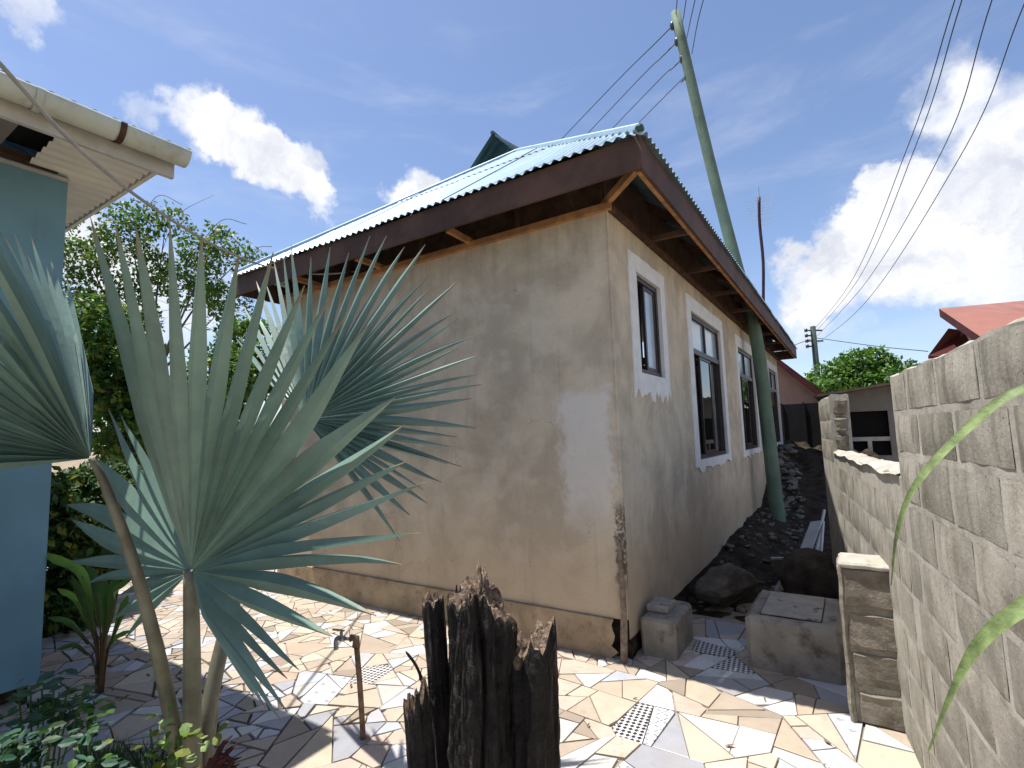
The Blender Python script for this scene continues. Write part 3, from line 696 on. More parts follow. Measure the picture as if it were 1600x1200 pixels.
while y < YE-.4:
    b = MB(); b.beam((.365, y, WZ+.035), (-.3, y, WZ+.055), .035, .045); b.make('rafter_tail', M['fascia'], H)
    b = MB(); b.beam((.365, y+.25, 3.30), (-.9, y+.25, 3.30+1.27*SL), .045, .08); b.make('rafter', M['darkwood'], H)
    y += 1.15
b = MB(); b.box((WL, .03, WZ+.036), (-.05, .06, 3.62)); b.box((-.07, .06, WZ+.031), (-.04, YE, 3.62)); b.make('eave_infill', M['darkwood'], H)
# cross gable behind the front slope
gz = 5.95; gx, gy = -2.78, 2.75
pk = hit(788, 226, 1, gy); lf = hit(745, 292, 1, gy); rt = hit(868, 272, 1, gy)
for (e, m1, nm) in ((lf, M['roofunder'], 'l'), (rt, M['roofblue'], 'r')):
    d = (e-pk); L = d.length; d.normalize(); V = []; Fc = []; nn = 40; nr = d.cross(Vector((0, 1, 0))).normalized()
    if nr.z < 0: nr = -nr
    for i in range(nn+1):
        h = AMP*1.2*math.cos(i*math.pi/2)
        for t in (0, 1.6): V.append(pk+Vector((0, i*.019*1.6-.3, 0))+d*(L*t)+nr*(h+.02))
    for i in range(nn): Fc.append((2*i, 2*i+1, 2*i+3, 2*i+2))
    mesh('gable_roof_sheet', V, Fc, m1, H, True)
b = MB(); l2 = pk+(lf-pk)*1.3; r2 = pk+(rt-pk)*1.3; b.add([pk+Vector((0, .15, -.06)), l2+Vector((0, .15, -.06)), r2+Vector((0, .15, -.06))], [(0, 1, 2)]); b.make('gable_board', M['fascia'], H)
b = MB(); b.tube([pk+Vector((0, -.32, .035)), pk+Vector((0, 1.2, .035))], .03, 8); b.make('ridge_cap', M['roofunder'], H)

# ------------------------------------------------------------------ teal house on the left
TX, TY = -2.92, -2.265
B = thing('teal_house', (TX, TY, 0), 'teal painted house corner with cream gutter and corrugated soffit at the left edge', 'house')
b = MB(); b.box((-7.5, -7.0, .13), (TX, TY, 3.425)); b.make('wall', M['teal'], B)
b = MB(); b.box((-7.5, -7.0, -.02), (TX-.05, TY-.04, .13)); b.make('foundation', M['rotten'], B)
GX, GY = -1.95, -1.95
b = MB(); b.box((GX-.16, -7.0, 3.215), (GX-.13, GY-.03, 3.40)); b.make('fascia_board', M['board'], B)
b = MB(); b.box((-7.5, GY-.03, 3.345), (GX-.161, GY-.005, 3.43)); b.make('fascia_board', M['cream'], B)
# half-round gutter
b = MB(); nseg = 10; rg = .075; ys = [-7.0, GY-.36, GY-.03]
def gut(b, ya, yb, r, dz=0):
    V = []
    for yy in (ya, yb):
        for rr_ in (r, r-.004):
            for i in range(nseg+1):
                a = math.pi+math.pi*i/nseg; V.append((GX-.05+rr_*math.cos(a), yy, 3.36+dz+rr_*1.15*math.sin(a)))
    n = nseg+1; Fc = []
    for i in range(nseg): Fc += [(i, i+1, 2*n+i+1, 2*n+i), (n+i+1, n+i, 3*n+i, 3*n+i+1)]
    Fc += [(0, 2*n, 3*n, n), (nseg, n+nseg, 3*n+nseg, 2*n+nseg)]
    b.add(V, Fc)
gut(b, -7.0, GY-.36, rg); b.make('gutter', M['gutter'], B, True)
b = MB(); gut(b, GY-.355, GY+.0, rg); 
V = [(GX-.05, GY, 3.36)]+[(GX-.05+rg*math.cos(math.pi+math.pi*i/nseg), GY, 3.36+rg*1.15*math.sin(math.pi+math.pi*i/nseg)) for i in range(nseg+1)]
b.add(V, [(0, i+1, i+2) for i in range(nseg)]); b.make('gutter', M['gutter'], B, True)
for yy in (GY-.36, GY-.72):
    b = MB(); gut(b, yy-.015, yy+.015, rg+.006); b.make('gutter_joint', M['darkwood'] if yy > -2.4 else M['gutter'], B, True)
# roof sheet edge above the gutter
V = []; Fc = []; nn = 220
for i in range(nn+1):
    yy = GY-i*.0235
    h = .008*math.cos(i*math.pi/2*1.0)
    for (xx, zz) in ((GX-.06, 3.405), (GX-.06-min(1.84, GY-yy), 3.405+min(1.84, GY-yy)*.35)): V.append((xx, yy, zz+h))
for i in range(nn): Fc.append((2*i, 2*i+1, 2*i+3, 2*i+2))
mesh('roof_sheet', V, Fc, M['roofblue'], B, True)
V = []; Fc = []
for i in range(nn+1):
    xx = GX-.05-i*.0235; h = .008*math.cos(i*math.pi/2); 
    for (yy, zz) in ((GY+.03, 3.405), (GY+.03-min(1.63, GX-.05-xx), 3.405+min(1.63, GX-.05-xx)*.35)): V.append((xx, yy, zz+h))
for i in range(nn): Fc.append((2*i+1, 2*i, 2*i+2, 2*i+3))
mesh('roof_sheet', V, Fc, M['roofblue'], B, True)
# corrugated soffit along the north side, ridges running with y
V = []; Fc = []; x = -7.4; i = 0; cols = int((GX-.17+7.4)/.0125)
for i in range(cols+1):
    xx = -7.4+i*.0125; h = .010*math.cos(2*math.pi*xx/.10)
    y_in = -2.6 if xx > TX-.0 else TY-.0
    for yy in (y_in+.12 if xx > TX else y_in, GY-.035): V.append((xx, yy, 3.36+h))
for i in range(cols): Fc.append((2*i, 2*i+1, 2*i+3, 2*i+2))
mesh('soffit_sheet', V, Fc, M['cream'], B, True)
b = MB(); b.box((TX+.005, -7.0, 3.40), (GX-.17, -2.62, 3.41)); b.make('soffit_panel', M['greyboard'], B)
b = MB(); b.box((TX+.004, -7.0, 3.36), (TX+.07, TY-.06, 3.397)); b.make('soffit_plank', M['darkwood'], B)
b = MB(); b.box((TX+.002, -7.0, 3.325), (TX+.02, TY, 3.345)); b.make('cornice', M['board'], B)
b = MB(); b.box((TX+.01, -7.0, 3.47), (GX-.3, GY-.3, 3.475)); b.make('ceiling_void', M['black'], B)
st = thing('concrete_step', (-3.15, -2.45, 0), 'low grey concrete step at the foot of the teal wall', 'step')
rough_block('slab', (-3.6, -3.3, -.02), (-2.72, -2.36, .05), M['concrete'], st, .004, 3, .01, 9)

# ------------------------------------------------------------------ boundary wall of sandcrete blocks
A7 = rad(7); wd = Vector((-math.sin(A7), math.cos(A7), 0)); wnrm = Vector((-math.cos(A7), -math.sin(A7), 0))   # along, and towards the alley
W0 = Vector((1.46, -.09, 0))
def wp(s, t, z): return W0+wd*s-wnrm*t+Vector((0, 0, z))                                                     # s along, t into the wall
TW = .15
BW = thing('boundary_wall', tuple(wp(-.6, 0, 0)), 'weathered grey block wall running along the right side of the yard', 'wall')
def profile(s):      # wall height along s
    if s < -.53: return 1.74
    if s < 2.0: return 1.30
    if s < 3.0: return 1.80
    return 0
b = MB()
def mortar_seg(b, s0, s1, top):
    n = max(4, int((s1-s0)/.05)); nz = max(4, int(top/.05)); G_ = {}
    ring = []
    V = []; Fc = []
    prof = [(0.007, 0)]
    for i in range(n+1):
        s = s0+(s1-s0)*i/n
        tz = top+.018*noise.noise(Vector((s*5, 2, top)))
        pts_ = []
        for j in range(nz+1):
            z = -.05+(tz+.05)*j/nz; pts_.append(wp(s, .0022+.003*noise.noise(Vector((s*9, z*9, 1))), z))
        for j in range(4): pts_.append(wp(s, .02+(TW-.04)*j/3, tz+.008+.012*noise.noise(Vector((s*9, j, 8)))))
        for j in range(3): pts_.append(wp(s, TW-.004, tz-(tz)*j/2))
        V += pts_
    m_ = nz+1+4+3
    for i in range(n):
        for j in range(m_-1): Fc.append((i*m_+j, i*m_+j+1, (i+1)*m_+j+1, (i+1)*m_+j))
    Fc.append(tuple(range(m_))); Fc.append(tuple((n)*m_+j for j in reversed(range(m_))))
    b.add(V, Fc)
mortar_seg(b, -4.5, -.55, 1.74); mortar_seg(b, -.551, 2.0, 1.30); mortar_seg(b, 1.95, 3.0, 1.79)
b.make('mortar_core', M['mortar'], BW, False)
courses = []; z = 1.735
hs = [.172, .172, .20, .20, .20, .20, .20, .20, .20]
zz = 1.735
for k, h in enumerate(hs):
    courses.append((zz-h+.027, zz)); zz -= h
def block_face(s0, s1, z0, z1, seed, proud=.0015):
    nx, nz = max(3, int((s1-s0)/.05)), max(3, int((z1-z0)/.045)); V = []; Fc = []
    rr = random.Random(seed); pr = proud+rr.uniform(-.002, .0025)
    c = wp((s0+s1)/2, 0, (z0+z1)/2)
    for j in range(nz+1):
        for i in range(nx+1):
            u, v = i/nx, j/nz
            s = s0+(s1-s0)*u; z = z0+(z1-z0)*v
            e = 0 if (i in (0, nx) or j in (0, nz)) else 1
            js = .0035*noise.noise(Vector((s*14+seed, z*14, 0))); jz = .0035*noise.noise(Vector((s*14, z*14+seed, 4)))
            V.append(wp(s+js, 0.001 if not e else -.002-pr+.0012*noise.noise(Vector((s*12, z*12, seed))), z+jz))
    n = nx+1
    for j in range(nz):
        for i in range(nx): Fc.append((j*n+i, (j+1)*n+i, (j+1)*n+i+1, j*n+i+1))
    return mesh('block', V, Fc, M['block'], BW, True, loc=c)
sd = 0
for k, (za, zb) in enumerate(courses):
    s = -4.3+(.13 if k % 2 else 0)+.05*math.sin(k*2.1)
    while s < 2.98:
        L = .40+R.uniform(-.03, .02)
        if -1.95 < s < -1.7 and k == 0: L = .16
        s1 = s+L-.032
        if s < -.56:
            e = min(s1, -.565); top = 1.74
            if e-s > .05 and e > -2.3: block_face(s, e, za, zb, sd)
        s_a = max(s, -.54)
        if s1 > -.5 and s_a < 2.0 and zb < 1.31:
            block_face(s_a, min(s1, 3.0), za, zb, sd+500)
        elif s1 > 2.0 and s < 3.0 and zb >= 1.3:
            block_face(max(s, 1.97), min(s1, 3.0), za, min(zb, 1.78), sd+900)
        sd += 1; s += L
# broken end face of the tall stub and the low wall's rough coping
for k in range(3):
    za = 1.32+k*.155
    c0 = wp(1.94, .01, za); 
    o = rough_block('broken_block', (-.05, -.065, -.07), (.04, .065, .07), M['pillarblock'], BW, .014, 4, .02, 30+k); o.location = wp(1.955, .075, za+.07)-BASE[BW.name]; o.rotation_euler = (.05*k, .04*k, A7+.1*(k-1))
cop = MB(); V = []; Fc = []; n = 60
for i in range(n+1):
    s = -.52+2.46*i/n
    for j in range(5):
        V.append(wp(s, -.012+(TW+.02)*j/4, 1.302+.022*noise.noise(Vector((s*3, j*.5, 0)))+.02*math.sin(j/4*math.pi)+.006*noise.noise(Vector((s*11, j*1.3, 3)))))
for i in range(n):
    for j in range(4): Fc.append((i*5+j, i*5+j+1, (i+1)*5+j+1, (i+1)*5+j))
cop.add(V, Fc); cop.make('coping', M['mortar'], BW)
# pillar stub of four blocks standing against the wall
PL = thing('block_pillar', (1.39, -.02, 0), 'short brown stub pillar of four stacked blocks against the boundary wall', 'pillar')
zz = [0, .185, .375, .575, .80]
for k in range(4):
    dx = [.028, .014, .006, .0][k]
    rough_block('block', (1.262+dx-.008, -.152, zz[k]+.006), (1.49, .10, zz[k+1]-.008), M['pillarblock'], PL, .010, 4, .016, 40+k)
b = MB()
for k in range(1, 4):
    pass
rough_block('mortar', (1.262, -.142, .01), (1.475, .09, .785), M['pillarmortar'], PL, .004, 4, .01, 60)
rough_block('mortar_face', (1.242, -.158, -.01), (1.272, .105, .802), M['pillarmortar'], PL, .011, 8, .014, 61)
rough_block('cap', (1.246, -.160, .785), (1.50, .11, .815), M['mortar'], PL, .006, 4, .012, 62)

# ------------------------------------------------------------------ alley things
t = thing('concrete_block', (.15, .36, 0), 'stained concrete block against the corner of the plastered house', 'block')
rough_block('body', (.03, .13, -.02), (.27, .60, .262), M['concrete'], t, .006, 5, .02, 11)
t = thing('concrete_slab', (.10, .36, .26), 'small square grey slab lying on top of the corner block', 'slab')
rough_block('slab', (.04, .26, .262), (.19, .47, .31), M['lid'], t, .002, 2, .006, 12)
t = thing('inspection_chamber', (.95, .5, 0), 'raised concrete inspection chamber with a thin rectangular lid in the alley mouth', 'manhole')
rough_block('chamber', (.685, .27, -.02), (1.225, .93, .330), M['concrete'], t, .007, 6, .03, 13)
o = rough_block('lid', (.775, .34, .331), (1.115, .86, .343), M['lid'], t, .001, 2, .003, 14)
b = MB(); b.box((.770, .335, .326), (1.120, .865, .3345)); b.make('lid_joint', M['rotten'], t)
t = rock('boulder', (.30, 1.55, .17), (.30, .26, .19), M['rock'], None, 5, 3); props(t, 'large grey boulder in the shaded alley behind the corner block', 'rock')
t = rock('soil_mound', (.98, 2.0, .10), (.28, .36, .34), material('brown_earth', (.06, .045, .032), .95, .4, 6, 1, 20), None, 8, 3); props(t, 'brown clod of earth behind the inspection chamber', 'earth')
def heap(name, n, fx, smin, smax, mat, label):
    V = []; Fc = []; t0 = bmesh.new(); bmesh.ops.create_icosphere(t0, subdivisions=1, radius=1); bv = [v.co.copy() for v in t0.verts]; bf = [tuple(v.index for v in f.verts) for f in t0.faces]; t0.free()
    for k in range(n):
        x, y = fx(); s_ = smin+(smax-smin)*R.random()**2.5; c = Vector((x, y, alley_z(x, y)+s_*.3)); sx, sy, sz = s_, s_*R.uniform(.5, 1.1), s_*R.uniform(.35, .7)
        rm = Matrix.Rotation(R.uniform(0, 6.3), 3, 'Z') @ Matrix.Rotation(R.uniform(-.6, .6), 3, 'X'); k0 = len(V)
        for v in bv: w = v*(1+.8*noise.noise(v*1.3+Vector((k*3.1, 0, 0)))); V.append(c+rm @ Vector((w.x*sx, w.y*sy, w.z*sz)))
        Fc += [tuple(i+k0 for i in f) for f in bf]
    o = mesh(name, V, Fc, mat, None); props(o, label, 'rubble', kind='stuff')
def fa():
    y = R.uniform(1.1, 5.9); return R.uniform(.05, boundx(y)-.08), y
def fb():
    y = R.uniform(6.0, 9.8); return R.uniform(.1, boundx(y)-.05), y
heap('scattered_rubble', 260, fa, .012, .06, M['rock'], 'small stones scattered over the dark soil of the alley')
heap('rubble_heap', 200, fb, .02, .12, material('pale_rubble', (.19, .17, .145), .95, .3, 5, .6, 20), 'heap of pale broken blocks at the far end of the alley')
# leaning planks and sticks
def plank(name, a, bb, w, h, mat, label, cat='plank', group=None):
    q = MB(); q.beam(a, bb, w, h, up=(-.5, -1, .1)); o = q.make(name, mat, None, loc=a); props(o, label, cat, group)
pA = at(1250, 884, 5.5); pB = at(1276, 815, 5.9)
plank('leaning_board', pA, pB, .13, .02, M['whiteplank'], 'wide grey white board leaning in the alley, leftmost of the leaning pieces')
plank('leaning_stick', at(1274, 870, 5.5), at(1288, 797, 6.1), .022, .02, M['whiteplank'], 'thin pale stick leaning tallest against the boundary wall')
plank('leaning_strip', at(1282, 868, 5.4), at(1286, 815, 5.9), .03, .02, M['whiteplank'], 'short pale strip leaning rightmost against the boundary wall')
plank('pale_stick', at(1212, 922, 4.75), at(1230, 888, 5.1), .022, .02, M['whiteplank'], 'short pale stick rising out of the earth behind the inspection chamber')
plank('lying_stick', at(1205, 872, 5.6), at(1240, 873, 5.7), .02, .02, M['whiteplank'], 'thin pale stick lying level on the alley soil left of the leaning board')

# ------------------------------------------------------------------ utility poles and wires
UP = thing('utility_pole', (.31, 5.5, 0), 'tall leaning green treated wooden pole rising through the eave of the plastered house', 'utility pole')
pole_pts = catmull([(.33, 5.5, -.1), (.307, 5.5, .45), (.27, 5.5, 1.7), (.207, 5.5, 3.05), (.02, 5.5, 4.14), (-.30, 5.5, 6.2), (-.683, 5.5, 9.02)], 5)
pr = [.108-.024*i/(len(pole_pts)-1) for i in range(len(pole_pts))]
b = MB(); b.tube(pole_pts, pr, 16); b.make('shaft', M['polegreen'], UP, True)
def poleat(py):
    best = min(pole_pts, key=lambda p: abs((600-F*(p-CAM).dot(cu)/(p-CAM).dot(cf))-py)); return best
ins = []
for k, (px, py) in enumerate([(1045, 40), (1052, 65), (1060, 92), (1068, 120)]):
    p = hit(px+6, py, 1, 5.48); q = hit(px+16, py+3, 1, 5.46)
    b = MB(); b.tube([p+Vector((0, 0, -.07)), p+Vector((0, 0, -.03)), p+Vector((0, 0, .03)), p+Vector((0, 0, .07))], [.035, .05, .05, .035], 8); b.tube([p, q], .018, 6)
    b.make('insulator', M['insul'], UP, True); ins.append(p)
def wire(pts_, r, label, group=None, mat='wire', name='power_line', cat='cable', n=10):
    q = MB(); q.tube(catmull(pts_, n), r, 5); o = q.make(name, M[mat], None, True, loc=pts_[0]); props(o, label, cat, group)
lw = [((875, 220), (630, 480)), ((915, 212), (665, 480)), ((950, 208), (691, 480)), ((985, 205), (715, 480))]
nm = ['topmost', 'second', 'third', 'lowest']
for k in range(4):
    a = ins[k]; m_ = at(*lw[k][0], 16); e = at(*lw[k][1], 40)
    wire([a, m_, e], .011, f'thin dark wire running left from the {nm[k]} insulator of the green pole', 'wires running left from the green pole')
for k, (x0, y0, x1, y1) in enumerate([(1056, 16, 1058, 0), (1066, 37, 1072, 0), (1073, 60, 1086, 0), (1081, 84, 1099, 0)]):
    a = at(x0, y0, 10.2 - k*.05); m_ = at(x1, y1, 8.0); e = at(x1+(x1-x0)*6+20, y1-420, 4.2)
    wire([a, m_, e], .008, f'thin wire rising overhead from the green pole, {["leftmost", "second from left", "third from left", "rightmost"][k]} of four', 'wires running overhead from the green pole')
# far pole
fp = at(1270, 510, 32)
FP = thing('utility_pole', (fp.x, fp.y, 0), 'small distant dark utility pole beyond the pink house', 'utility pole')
b = MB(); b.tube([(fp.x, fp.y, 0), (fp.x, fp.y, fp.z*.5), (fp.x, fp.y, fp.z)], [.2, .18, .15], 8); b.make('shaft', material('grey_green_pole', (.045, .065, .06), .8, .2), FP, True)
for k in range(4):
    z = fp.z-.25-k*.33
    b = MB(); b.tube([Vector((fp.x, fp.y, z))-cr*.45, Vector((fp.x, fp.y, z))+cr*(.1 if k % 2 else .55)], .05, 6); b.tube([Vector((fp.x, fp.y, z-.1))-cr*.45, Vector((fp.x, fp.y, z+.1))-cr*.45], .09, 6); b.make('insulator', M['insul'], FP, True)
for k, (pth) in enumerate([[(1268, 520), (1330, 440), (1420, 225), (1492, 0)], [(1268, 526), (1340, 438), (1432, 225), (1503, 0)], [(1268, 534), (1350, 445), (1470, 240), (1550, 0)], [(1270, 542), (1350, 475), (1500, 245), (1603, 0)]]):
    ds = [32, 19, 11, 7.5]; P_ = [at(*pth[j], ds[j]) for j in range(4)]; e = P_[-1]+(P_[-1]-P_[-2])*1.2; P_.append(e)
    wire(P_, .009, f'long overhead wire sweeping across the right of the sky, {["leftmost", "second from left", "third from left", "rightmost"][k]} of four', 'overhead wires at the right', n=14)
wire([at(1275, 528, 32), at(1370, 541, 28), at(1450, 549, 24)], .02, 'thin wire hanging level between the distant pole and the red roof')
wire([at(1266, 530, 32), at(1240, 540, 30), at(1200, 560, 30)], .02, 'short thin wire running left from the distant pole behind the eave')
# antenna mast
a0 = hit(1193, 480, 1, 9); a1 = hit(1186, 308, 1, 9)
AM = thing('antenna_mast', (a0.x, a0.y, 3.4), 'thin crooked maroon mast with wire antenna standing behind the eave', 'antenna')
b = MB(); pts_ = [a0-Vector((0, 0, .9)), a0, a0.lerp(a1, .4)+Vector((.03, 0, 0)), a0.lerp(a1, .75)-Vector((.01, 0, 0)), a1]; b.tube(catmull(pts_, 4), .034, 6); b.make('mast', M['mast'], AM, True)
b = MB()
for k in range(9):
    z = a1.z-.05-.075*k; L = .30-.015*k; b.tube([(a1.x-L, a1.y, z), (a1.x+L, a1.y, z+R.uniform(-.04, .04))], .006, 4)
b.tube([a1-Vector((0, 0, .1)), a1+Vector((0, 0, .22))], .02, 5)
b.make('antenna', M['aluminium'], AM)
# cord from the teal house to the plastered house
wire([at(-70, 20, 1.9), at(0, 100, 2.1), at(140, 248, 2.7), at(270, 345, 3.5), at(370, 400, 4.4), at(440, 422, 5.4), at(500, 428, 5.4), at(560, 424, 5.3)], .010, 'slack grey cord strung past the cream gutter across to the brown fascia', mat='rope', name='cord', cat='cord')

# ------------------------------------------------------------------ tap
tb = gp(568, 1158); tt = Vector((tb.x-.02, tb.y-.03, .50))
TP = thing('standpipe_tap', (tb.x, tb.y, 0), 'rusty standpipe with a small grey garden tap in the middle of the paving', 'tap')
b = MB(); b.tube(catmull([tb-Vector((0, 0, .02)), tb.lerp(tt, .5)+Vector((.004, 0, 0)), tt], 4), .014, 10); b.make('pipe', M['rust'], TP, True)
side = (-cr*.96+cf*.15).normalized(); side.z = 0
b = MB(); b.tube([tt-Vector((0, 0, .03)), tt+Vector((0, 0, .012)), tt+side*.03+Vector((0, 0, .012))], .020, 10); b.make('elbow', M['rust'], TP, True)
e = tt+side*.03+Vector((0, 0, .008))
b = MB(); b.tube([e, e+side*.035], .009, 8); b.tube([e+side*.035, e+side*.06], [.016, .013], 8)
b.tube(catmull([e+side*.055, e+side*.075, e+side*.082-Vector((0, 0, .02)), e+side*.080-Vector((0, 0, .055))], 3), [.012]*8+[.011, .012], 8)
b.tube([e+side*.052, e+side*.052+Vector((0, 0, .035))], .008, 8); b.make('spout', M['tap'], TP, True)
b = MB(); b.beam(e+side*.035+Vector((0, 0, .04)), e+side*.10+Vector((0, 0, .045)), .012, .006); b.make('handle', M['tap'], TP)
rock('collar', tb+Vector((0, 0, .004)), (.05, .045, .014), M['grout'], TP, 77, 2)

# ------------------------------------------------------------------ burnt stump
sb = at(765, 1200, 1.7); sb.z = 0
ST = thing('burnt_stump', tuple(sb), 'charred black tree stump with splintered top standing in front of the house', 'stump')
def burnt(name, cx, rx, ry, topf, zbase, parent, seed, lean=(0, 0), n=110, nz=80, flare=.0):
    """cx: Vector centre; topf(angle) height of the broken rim"""
    V = []; Fc = []; fm = []
    for j in range(nz+1):
        for i in range(n):
            a = 2*math.pi*i/n; top = topf(a); z = zbase+(top-zbase)*j/nz
            t = (z-zbase)
            ridge = .19*noise.noise(Vector((math.cos(a)*2.4+seed, math.sin(a)*2.4, z*2.6)))+.11*noise.noise(Vector((math.cos(a)*8+seed, math.sin(a)*8, z*5)))+.07*noise.noise(Vector((math.cos(a)*20+seed, math.sin(a)*20, z*22)))
            crack = -.22*max(0, math.sin(a*5+seed+2.2*noise.noise(Vector((z*2, seed, 0)))))**14
            k = 1+ridge+crack+flare*max(0, .5-t)
            if j == nz: k *= .95
            V.append(Vector((cx.x+lean[0]*t, cx.y+lean[1]*t, 0))+cr*(rx*k*math.cos(a))+f0*(ry*k*math.sin(a))+Vector((0, 0, z)))
    for j in range(nz):
        for i in range(n): Fc.append((j*n+i, j*n+(i+1) % n, (j+1)*n+(i+1) % n, (j+1)*n+i)); fm.append(0)
    # broken top: concentric rings sinking and rising in splinters
    base = nz*n; rings = 7
    for q in range(1, rings+1):
        for i in range(n):
            a = 2*math.pi*i/n; k = 1-q/(rings+.5)
            p = V[base+i]; t = topf(a)-zbase; cc = Vector((cx.x+lean[0]*t, cx.y+lean[1]*t, 0))
            w = Vector((cc.x+(p.x-cc.x)*k, cc.y+(p.y-cc.y)*k, 0))
            tm = sum(topf(2*math.pi*h/8) for h in range(8))/8
            w.z = p.z*k+tm*(1-k)+.030*noise.noise(Vector((w.x*55, w.y*55, seed)))+.022*noise.noise(Vector((w.x*140, w.y*140, seed)))
            V.append(w)
    for q in range(rings):
        for i in range(n):
            a0 = (base if q == 0 else base+n*q); a1 = base+n*(q+1)
            Fc.append((a0+i, a0+(i+1) % n, a1+(i+1) % n, a1+i)); fm.append(1)
    k0 = base+n*rings; Fc.append(tuple(k0+i for i in range(n))); fm.append(1)
    return mesh(name, V, Fc, None, parent, False, mats=[M['char'], M['brokenwood']], fm=fm)
def cpos(px, py, d): p = at(px, py, d); return Vector((p.x, p.y, 0))
d0 = 1.70
c_main = cpos(752, 1060, d0)
def top_main(a):
    x = math.cos(a)        # -1 left .. 1 right in the picture
    pts_ = [(-1, .995), (-.75, 1.02), (-.35, 1.035), (-.1, 1.075), (.15, 1.065), (.45, 1.02), (.75, .98), (1, .92)]
    for (xa, za), (xb, zb) in zip(pts_, pts_[1:]):
        if xa <= x <= xb: z = za+(zb-za)*(x-xa)/(xb-xa); break
    else: z = .92
    return z+.012*math.sin(a*9)+.010*math.sin(a*23+1)-.03*max(0, -math.sin(a))
burnt('trunk', c_main, .104, .115, top_main, 0, ST, 3, flare=.15)
c_r = cpos(822, 1100, d0+.01)
def top_r(a):
    x = math.cos(a); return .845+.06*x+.028*math.sin(a*7)+.012*math.sin(a*19)
burnt('splinter_trunk', c_r, .094, .09, top_r, 0, ST, 11, lean=(.02, .01), n=44, nz=36)
c_l = cpos(706, 1200, d0+.02)
def top_l(a): return .985+.012*math.sin(a*6)+.006*math.sin(a*17)
burnt('splinter_trunk', c_l, .036, .05, top_l, 0, ST, 21, lean=(-.056*cr.x, -.056*cr.y), n=30, nz=36)
c_s = cpos(672, 1150, d0-.05)
def top_s(a): return .705-.03*math.cos(a)*-1+.035*math.sin(a*8)
burnt('splinter_trunk', c_s, .042, .03, top_s, 0, ST, 31, lean=(-.05, -.03), n=30, nz=30)
b = MB(); b.tube(catmull([at(668, 1085, d0), at(660, 1065, d0), at(650, 1040, d0), at(634, 1018, d0)], 4), [.007]*6+[.005]*6+[.002], 5); b.make('twig', M['char'], ST)
for k in range(9):
    # loose charred shards on the rim
    a = R.uniform(0, 6.28); x = math.cos(a); which = R.choice([(c_main, .10, top_main), (c_main, .10, top_main), (c_r, .07, top_r)])
    p = which[0]+cr*(which[1]*x*.8)+f0*(which[1]*math.sin(a)*.8); z = which[2](a)
    b = MB(); h = R.uniform(.0, .025); b.tube([p+Vector((0, 0, z-.05)), p+Vector((R.uniform(-.01, .01), R.uniform(-.01, .01), z+h))], [.009, .002], 4); b.make('splinter', M['brokenwood'] if k % 3 == 0 else M['char'], ST)

